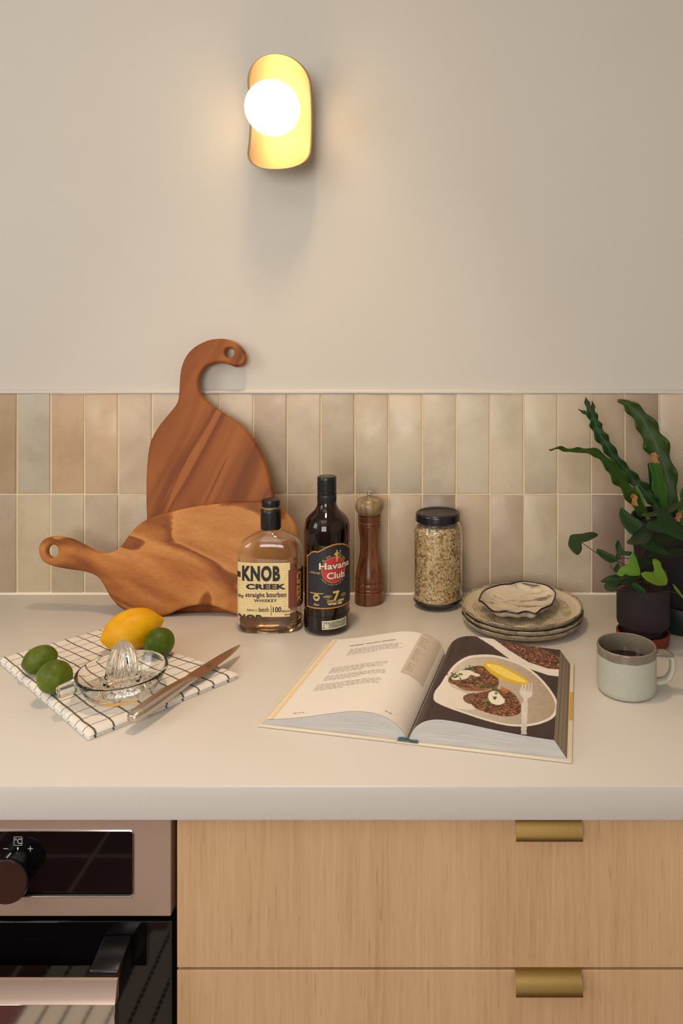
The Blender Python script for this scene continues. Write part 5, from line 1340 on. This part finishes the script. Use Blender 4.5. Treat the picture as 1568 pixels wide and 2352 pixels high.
def leaf(pot, outl, mid, D, nrm, mat, fold=0.25, bow=0.0, name='leaf', cropf=crop5):
    """a broad leaf: outline seen from the front laid on a tilted plane, folded along its midrib (mid: stalk end, tip)"""
    nrm = Vector(nrm).normalized(); cpx = cropf((mid[0][0] + mid[1][0]) / 2, (mid[0][1] + mid[1][1]) / 2); p0 = deep(*cpx, D)
    Pl = [on_plane(*cropf(*q), p0, nrm) for q in spline(outl, 5, True)]
    a, b = on_plane(*cropf(*mid[0]), p0, nrm), on_plane(*cropf(*mid[1]), p0, nrm)
    ax = (b - a).normalized(); side = nrm.cross(ax).normalized(); ln = (b - a).length
    n = len(Pl); V, UV = [], []
    cen = a.lerp(b, 0.42)
    def shape(p):
        d = p - a; x = d.dot(side); y = d.dot(ax); return p - nrm * 0 + nrm * (fold * abs(x) - bow * (y / max(ln, 1e-4)) ** 2 * ln)
    half = max(abs((p - a).dot(side)) for p in Pl)
    rings = (1.0, 0.8, 0.6, 0.4, 0.2)
    for f in rings:
        for p in Pl:
            # rings shrink towards the midrib rather than to a point
            d = p - a; y = min(max(d.dot(ax), 0.0), ln); foot = (a + ax * y).lerp(cen, 0.35)
            q = foot + (p - foot) * f; V.append(shape(q)); dd = q - a; UV.append((0.5 + 0.5 * dd.dot(side) / half, min(max(dd.dot(ax) / ln, 0), 0.94)))
    Fc = [(r * n + k, (r + 1) * n + k, (r + 1) * n + (k + 1) % n, r * n + (k + 1) % n) for r in range(len(rings) - 1) for k in range(n)]
    Fc.append(tuple((len(rings) - 1) * n + k for k in range(n)))
    bm = bmesh.new(); me0 = mesh_of('t', V, Fc, None, uv=UV); bm.from_mesh(me0); bpy.data.meshes.remove(me0)
    bmesh.ops.triangulate(bm, faces=[f for f in bm.faces if len(f.verts) > 4])
    o = obj(name, bm_mesh(name, bm, 180), mat, pot, world=True)
    s_ = o.modifiers.new('thick', 'SOLIDIFY'); s_.thickness = 0.0005; s_.offset = 0
    return o
def stem(pot, pts, D0, D1, r_, mat, cropf=crop5, name='stalk'):
    P = [deep(*cropf(*p), D0 + (D1 - D0) * i / (len(pts) - 1)) for i, p in enumerate(pts)]
    return obj(name, mesh_of(name, *tube([Vector(p) for p in spline([tuple(p) for p in P], 5)], r_, 7), smooth=180), mat, pot, world=True)
def pot_mesh(name, r0, r1, h, wall, rim_r=0.0015, floor=0.004):
    pr_ = [(0.0002, 0.0), (r0 - 0.006, 0.0), (r0 - 0.002, 0.0012), (r0, 0.005), (r1, h - rim_r), (r1 - rim_r * 0.4, h - rim_r * 0.25), (r1 - wall * 0.5, h), (r1 - wall + rim_r * 0.3, h - rim_r * 0.3), (r1 - wall, h - rim_r), (r0 - wall, floor + 0.004), (r0 - wall - 0.004, floor), (0.0002, floor)]
    return lathe_mesh(name, pr_, 80, 50)
def m_clay(name, c, rough=0.75):
    m = NT(name); v = m.coord('Object'); f = m.noise(v, 300, 3, 0.7); k = S(*c)
    m.color(m.mix(f, tuple(x * 0.82 for x in k[:3]) + (1,), tuple(x * 1.15 for x in k[:3]) + (1,))).set(Roughness=rough, Specular_IOR_Level=0.25); m.bump(f, 0.2, 0.0006); return m.m
soil_m = NT('potting_soil'); fs = soil_m.noise(soil_m.coord(), 160, 4, 0.7); soil_m.color(soil_m.ramp(fs, [(0.35, S(22, 15, 12)), (0.7, S(58, 42, 32))])).set(Roughness=0.95); soil_m.bump(fs, 0.8, 0.003); soil_m = soil_m.m
def soil(pot, r_, z):
    rows = [(0.0002, z + 0.003)] + [(r_ * i / 6, z + 0.003 * (1 - i / 6)) for i in range(1, 7)]
    V, Fc = lathe(rows, 40); V = [(v[0], v[1], v[2] + 0.002 * noise.noise(Vector(v) * 120)) for v in V]
    obj('soil', mesh_of('soil', V, Fc, 60), soil_m, pot)

# large pot at the back
DB = 1.322; bx = Vector(((1576 - VX) * DB / F, CAM.y + DB, Z0 + 0.0003))
sauc = obj('pot_saucer', pot_mesh('pot_saucer', 0.099, 0.1015, 0.046, 0.006, 0.002, 0.006), m_clay('dark_green_glaze', (24, 32, 29), 0.35)); sauc.location = bx
tag(sauc, 'dark green glazed saucer under the large dark plant pot', 'saucer')
bp = thing('potted_fern', 'large dark pot at right edge with long wavy strap-leaved fern', 'potted plant', bx + Vector((0, 0, 0.0064)))
ph_ = CAM.z - (1188 - VY) * DB / F - bp.location.z
obj('pot', pot_mesh('pot', 0.086, 0.0995, ph_, 0.005), m_clay('charcoal_clay', (28, 22, 25)), bp)
soil(bp, 0.094, ph_ - 0.022)
frond(bp, [(1290, 1390), (1270, 1290), (1200, 1200), (1120, 1110), (1040, 1030), (960, 930), (880, 840), (800, 740), (730, 630), (670, 540), (620, 440), (596, 370), (570, 300), (545, 250)],
      [60, 90, 120, 150, 130, 110, 95, 110, 125, 130, 125, 110, 100, 110], 1.31, 1.36, FG['dark'], 0.0035, 9, 0.30)
for tip, wds in (([(560, 275), (530, 210), (510, 150), (500, 108)], [70, 60, 44, 6]), ([(575, 290), (580, 240), (580, 190), (566, 148)], [64, 46, 34, 6]), ([(560, 310), (510, 285), (460, 262), (418, 238)], [70, 48, 26, 6])):
    frond(bp, tip, wds, 1.358, 1.365, FG['dark'], 0.0005, 2, 0.15, name='frond_tip')
frond(bp, [(1150, 1420), (1080, 1300), (1000, 1190), (930, 1080), (865, 990), (800, 900), (740, 830), (660, 750), (560, 705), (460, 692), (360, 692), (260, 680), (180, 668), (100, 687)],
      [80, 130, 130, 130, 160, 150, 110, 90, 80, 56, 50, 46, 30, 14], 1.30, 1.26, FG['mid'], 0.0028, 7, 0.25, 0.5)
frond(bp, [(1440, 1400), (1420, 1150), (1400, 1000), (1362, 860), (1310, 720), (1260, 600), (1205, 500), (1150, 390), (1085, 305), (1010, 230), (940, 170), (850, 146)],
      [150, 190, 190, 205, 230, 245, 235, 190, 175, 140, 90, 28], 1.345, 1.40, FG['mid'], 0.0045, 5, 0.12)
frond(bp, [(1360, 1400), (1330, 1200), (1295, 1020), (1262, 860), (1250, 800)], [120, 140, 140, 110, 90], 1.315, 1.325, FG['bright'], 0.0006, 3, 0.45)
frond(bp, [(1252, 830), (1252, 780), (1250, 740), (1246, 716)], [104, 90, 70, 54], 1.3235, 1.328, brown_dry, 0.003, 2, 0.5, name='torn_tip')
frond(bp, [(1275, 1400), (1250, 1200), (1222, 1000), (1195, 830)], [46, 44, 50, 40], 1.33, 1.335, FG['dark'], 0.0003, 2, 0.4)
frond(bp, [(1190, 1460), (1130, 1270), (1085, 1150), (1050, 1080)], [36, 40, 46, 40], 1.295, 1.31, FG['stalk'], 0.0002, 2, 0.35)
frond(bp, [(1040, 1300), (1036, 1240), (1034, 1190), (1040, 1165)], [60, 66, 60, 30], 1.288, 1.292, brown_dry, 0.004, 2, 0.6, name='torn_tip')
frond(bp, [(1500, 1470), (1520, 1420), (1535, 1370), (1540, 1345)], [60, 60, 40, 10], 1.30, 1.31, brown_dry, 0.004, 3, 0.5, name='torn_tip')
frond(bp, [(1545, 1520), (1560, 1400), (1580, 1300), (1610, 1150), (1650, 1000), (1700, 850)], [50, 60, 90, 120, 120, 60], 1.30, 1.32, FG['bright'], 0.002, 4, 0.3)
frond(bp, [(1660, 1420), (1720, 1200), (1800, 950), (1860, 760), (1900, 640)], [110, 140, 150, 110, 20], 1.34, 1.38, FG['mid'], 0.004, 5, 0.2)

# small pot in front, standing in a terracotta saucer
DS = 1.207; sx = Vector(((1476 - VX) * DS / F, CAM.y + DS, Z0 + 0.0003))
ts = obj('pot_saucer', pot_mesh('pot_saucer', 0.0425, 0.0442, 0.0222, 0.004, 0.0015, 0.006), m_clay('terracotta', (108, 46, 32), 0.8)); ts.location = sx
tag(ts, 'terracotta saucer under the small dark pot, behind the mug', 'saucer')
sp_t = thing('potted_fern', 'small matt dark pot of heart-leaved fern standing behind the mug', 'potted plant', sx + Vector((0, 0, 0.0063)))
hs_ = CAM.z - (1341 - VY) * DS / F - sp_t.location.z
obj('pot', lathe_mesh('pot', [(0.0002, 0.0), (0.031, 0.0), (0.0325, 0.0012), (0.0325, 0.0225), (0.0350, 0.0236), (0.0395, 0.0254), (0.0424, 0.0286), (0.0434, 0.0330), (0.0436, hs_ - 0.0015), (0.0430, hs_ - 0.0003), (0.0420, hs_), (0.0408, hs_ - 0.0004), (0.0402, hs_ - 0.0016),
     (0.0398, 0.034), (0.036, 0.029), (0.0002, 0.0285)], 80, 50), m_clay('plum_grey_clay', (42, 32, 35)), sp_t)
soil(sp_t, 0.039, hs_ - 0.008)
st_m = flat('dark_stalk', (44, 28, 22), 0.5)
stem(sp_t, [(1080, 1130), (1000, 900), (800, 780), (620, 730), (480, 650), (300, 522)], 1.205, 1.19, 0.0006, st_m)
leaf(sp_t, [(128, 555), (150, 470), (175, 425), (290, 418), (370, 405), (440, 405), (495, 438), (430, 482), (360, 512), (302, 530), (298, 600), (270, 660), (222, 692), (165, 640), (143, 600)], ((300, 524), (160, 460)), 1.19, (0.25, -0.8, 0.5), LG['back'], 0.25, 0.1)
leaf(sp_t, [(488, 625), (500, 592), (560, 610), (640, 655), (738, 712), (720, 765), (660, 792), (600, 765), (535, 710)], ((735, 735), (495, 605)), 1.18, (-0.1, -0.7, 0.7), LG['dark'], 0.35, 0.12)
leaf(sp_t, [(720, 735), (738, 650), (722, 560), (755, 492), (790, 545), (810, 600), (860, 640), (925, 642), (895, 690), (835, 682), (800, 655), (782, 720), (750, 750)], ((745, 740), (770, 530)), 1.20, (-0.15, -0.9, 0.3), LG['dark'], 0.25, 0.1)
leaf(sp_t, [(700, 870), (730, 810), (755, 782), (775, 820), (770, 870), (735, 898)], ((712, 880), (765, 795)), 1.17, (0, -0.8, 0.5), LG['dark'], 0.2)
leaf(sp_t, [(1038, 918), (1000, 935), (940, 942), (880, 935), (842, 908), (822, 935), (800, 952), (742, 925), (760, 870), (800, 832), (868, 818), (890, 760), (925, 660), (968, 690), (1000, 770), (1030, 850)], ((870, 880), (1035, 905)), 1.155, (-0.1, -0.8, 0.55), LG['bright'], 0.2, 0.15)
leaf(sp_t, [(1040, 920), (1080, 893), (1150, 892), (1190, 892), (1212, 850), (1185, 780), (1190, 735), (1240, 745), (1285, 790), (1300, 840), (1345, 900), (1382, 990), (1365, 1045), (1310, 1060), (1240, 1062), (1150, 1030), (1085, 985)], ((1195, 900), (1375, 1040)), 1.15, (-0.05, -0.8, 0.55), LG['yellow'], 0.2, 0.15)
leaf(sp_t, [(542, 985), (590, 955), (680, 935), (800, 930), (910, 938), (1000, 965), (970, 1010), (880, 1042), (780, 1045), (680, 1038), (590, 1015)], ((990, 975), (550, 985)), 1.165, (-0.1, -0.45, 0.85), LG['dark'], 0.3, 0.08)
leaf(sp_t, [(583, 1070), (610, 1035), (680, 1035), (760, 1050), (750, 1090), (715, 1135), (650, 1142), (600, 1115)], ((760, 1060), (600, 1085)), 1.16, (-0.2, -0.7, 0.6), LG['dark'], 0.3)
leaf(sp_t, [(720, 1120), (745, 1085), (800, 1055), (850, 1055), (800, 1085), (750, 1118)], ((850, 1058), (725, 1115)), 1.163, (-0.2, -0.7, 0.6), flat('rusty_leaf', (110, 52, 26), 0.6), 0.2)
leaf(sp_t, [(925, 1040), (970, 1030), (1030, 1060), (1100, 1125), (1090, 1165), (1040, 1165), (980, 1125)], ((930, 1045), (1095, 1150)), 1.145, (0.1, -0.8, 0.5), LG['dark'], 0.3)
# taller dark leaves in front of the large pot
leaf(sp_t, [(770, 130), (795, 82), (850, 115), (930, 185), (1040, 262), (1060, 320), (1010, 385), (930, 432), (860, 372), (805, 285), (772, 200)], ((1040, 350), (800, 105)), 1.20, (-0.3, -0.8, 0.45), LG['dark'], 0.35, 0.1)
leaf(sp_t, [(865, 515), (910, 465), (990, 380), (1080, 300), (1140, 340), (1230, 400), (1180, 480), (1120, 545), (1040, 550), (940, 548)], ((1200, 400), (880, 515)), 1.185, (-0.1, -0.75, 0.6), LG['deep'], 0.25, 0.08)
leaf(sp_t, [(1105, 320), (1140, 265), (1240, 250), (1232, 190), (1300, 158), (1370, 155), (1430, 215), (1500, 290), (1580, 345), (1660, 420), (1700, 500), (1600, 490), (1470, 462), (1340, 415), (1210, 400), (1140, 370)], ((1180, 300), (1690, 490)), 1.175, (0.1, -0.6, 0.75), LG['dark'], 0.18, 0.12)
leaf(sp_t, [(1040, 178), (1090, 165), (1200, 165), (1320, 140), (1440, 75), (1540, 10), (1590, -20), (1585, 40), (1500, 120), (1400, 178), (1280, 205), (1150, 212), (1080, 200)], ((1045, 185), (1585, -10)), 1.23, (-0.1, -0.5, 0.9), LG['back'], 0.2, 0.0)
leaf(sp_t, [(1060, 562), (1120, 505), (1180, 512), (1290, 570), (1392, 645), (1378, 668), (1300, 672), (1190, 650), (1110, 605)], ((1065, 560), (1385, 658)), 1.17, (0.1, -0.55, 0.8), LG['dark'], 0.25, 0.06)
leaf(sp_t, [(1190, 690), (1280, 650), (1400, 610), (1540, 585), (1640, 590), (1620, 650), (1520, 700), (1400, 725), (1270, 718)], ((1195, 695), (1630, 610)), 1.20, (0.1, -0.5, 0.85), LG['deep'], 0.2, 0.05)
leaf(sp_t, [(1160, 500), (1250, 440), (1380, 440), (1500, 480), (1440, 520), (1330, 540), (1230, 545)], ((1165, 500), (1490, 485)), 1.215, (0.0, -0.6, 0.8), LG['deep'], 0.2)
leaf(sp_t, [(1000, 760), (1060, 720), (1140, 730), (1200, 780), (1140, 800), (1060, 806)], ((1005, 765), (1190, 780)), 1.20, (0, -0.7, 0.7), LG['dark'], 0.2)
leaf(sp_t, [(1130, 690), (1190, 640), (1250, 640), (1220, 690), (1170, 715)], ((1135, 695), (1245, 645)), 1.215, (0, -0.7, 0.7), LG['dark'], 0.2)
leaf(sp_t, [(1240, 800), (1320, 745), (1330, 800), (1290, 830)], ((1245, 805), (1325, 760)), 1.20, (0, -0.7, 0.7), LG['deep'], 0.2)
leaf(sp_t, [(1440, 1040), (1480, 1075), (1530, 1140), (1590, 1230), (1560, 1220), (1500, 1150), (1460, 1100)], ((1445, 1045), (1585, 1225)), 1.15, (0.2, -0.8, 0.4), LG['yellow'], 0.2)
for pts, D0, D1 in (([(1060, 1120), (1050, 900), (1040, 700), (1130, 560), (1215, 410)], 1.205, 1.185), ([(1120, 1120), (1100, 850), (1060, 650), (1050, 420), (1000, 350)], 1.21, 1.20), ([(1100, 1110), (1090, 850), (1080, 650), (1070, 560)], 1.2, 1.17),
                    ([(1040, 1120), (1000, 980), (950, 860), (870, 880)], 1.2, 1.157), ([(1140, 1120), (1130, 1020), (1160, 940), (1195, 900)], 1.2, 1.152), ([(1020, 1130), (900, 960), (780, 880), (690, 850), (660, 800)], 1.2, 1.18),
                    ([(1150, 1110), (1160, 900), (1180, 760), (1195, 690)], 1.21, 1.2), ([(1080, 1110), (1030, 800), (860, 720), (740, 740)], 1.21, 1.2), ([(1240, 1110), (1330, 1135), (1420, 1140), (1520, 1165)], 1.18, 1.15)):
    stem(sp_t, pts, D0, D1, 0.00055, st_m)
rnd = random.Random(8)
for i in range(14):                                                          # small dark undergrowth at the pot's mouth
    x, y = rnd.uniform(900, 1330), rnd.uniform(840, 1080); a = rnd.uniform(0, 2 * PI); L_ = rnd.uniform(50, 85)
    o_ = [(x + L_ * math.cos(a + t) * (1.0 if k % 2 == 0 else 0.62), y + 0.7 * L_ * math.sin(a + t) * (1.0 if k % 2 == 0 else 0.62)) for k, t in enumerate([0, 0.8, 1.7, 2.6, 3.14, 3.7, 4.6, 5.5])]
    leaf(sp_t, o_, (o_[4], o_[0]), rnd.uniform(1.185, 1.215), (rnd.uniform(-0.3, 0.3), -0.7, 0.6), LG['deep'], 0.2)
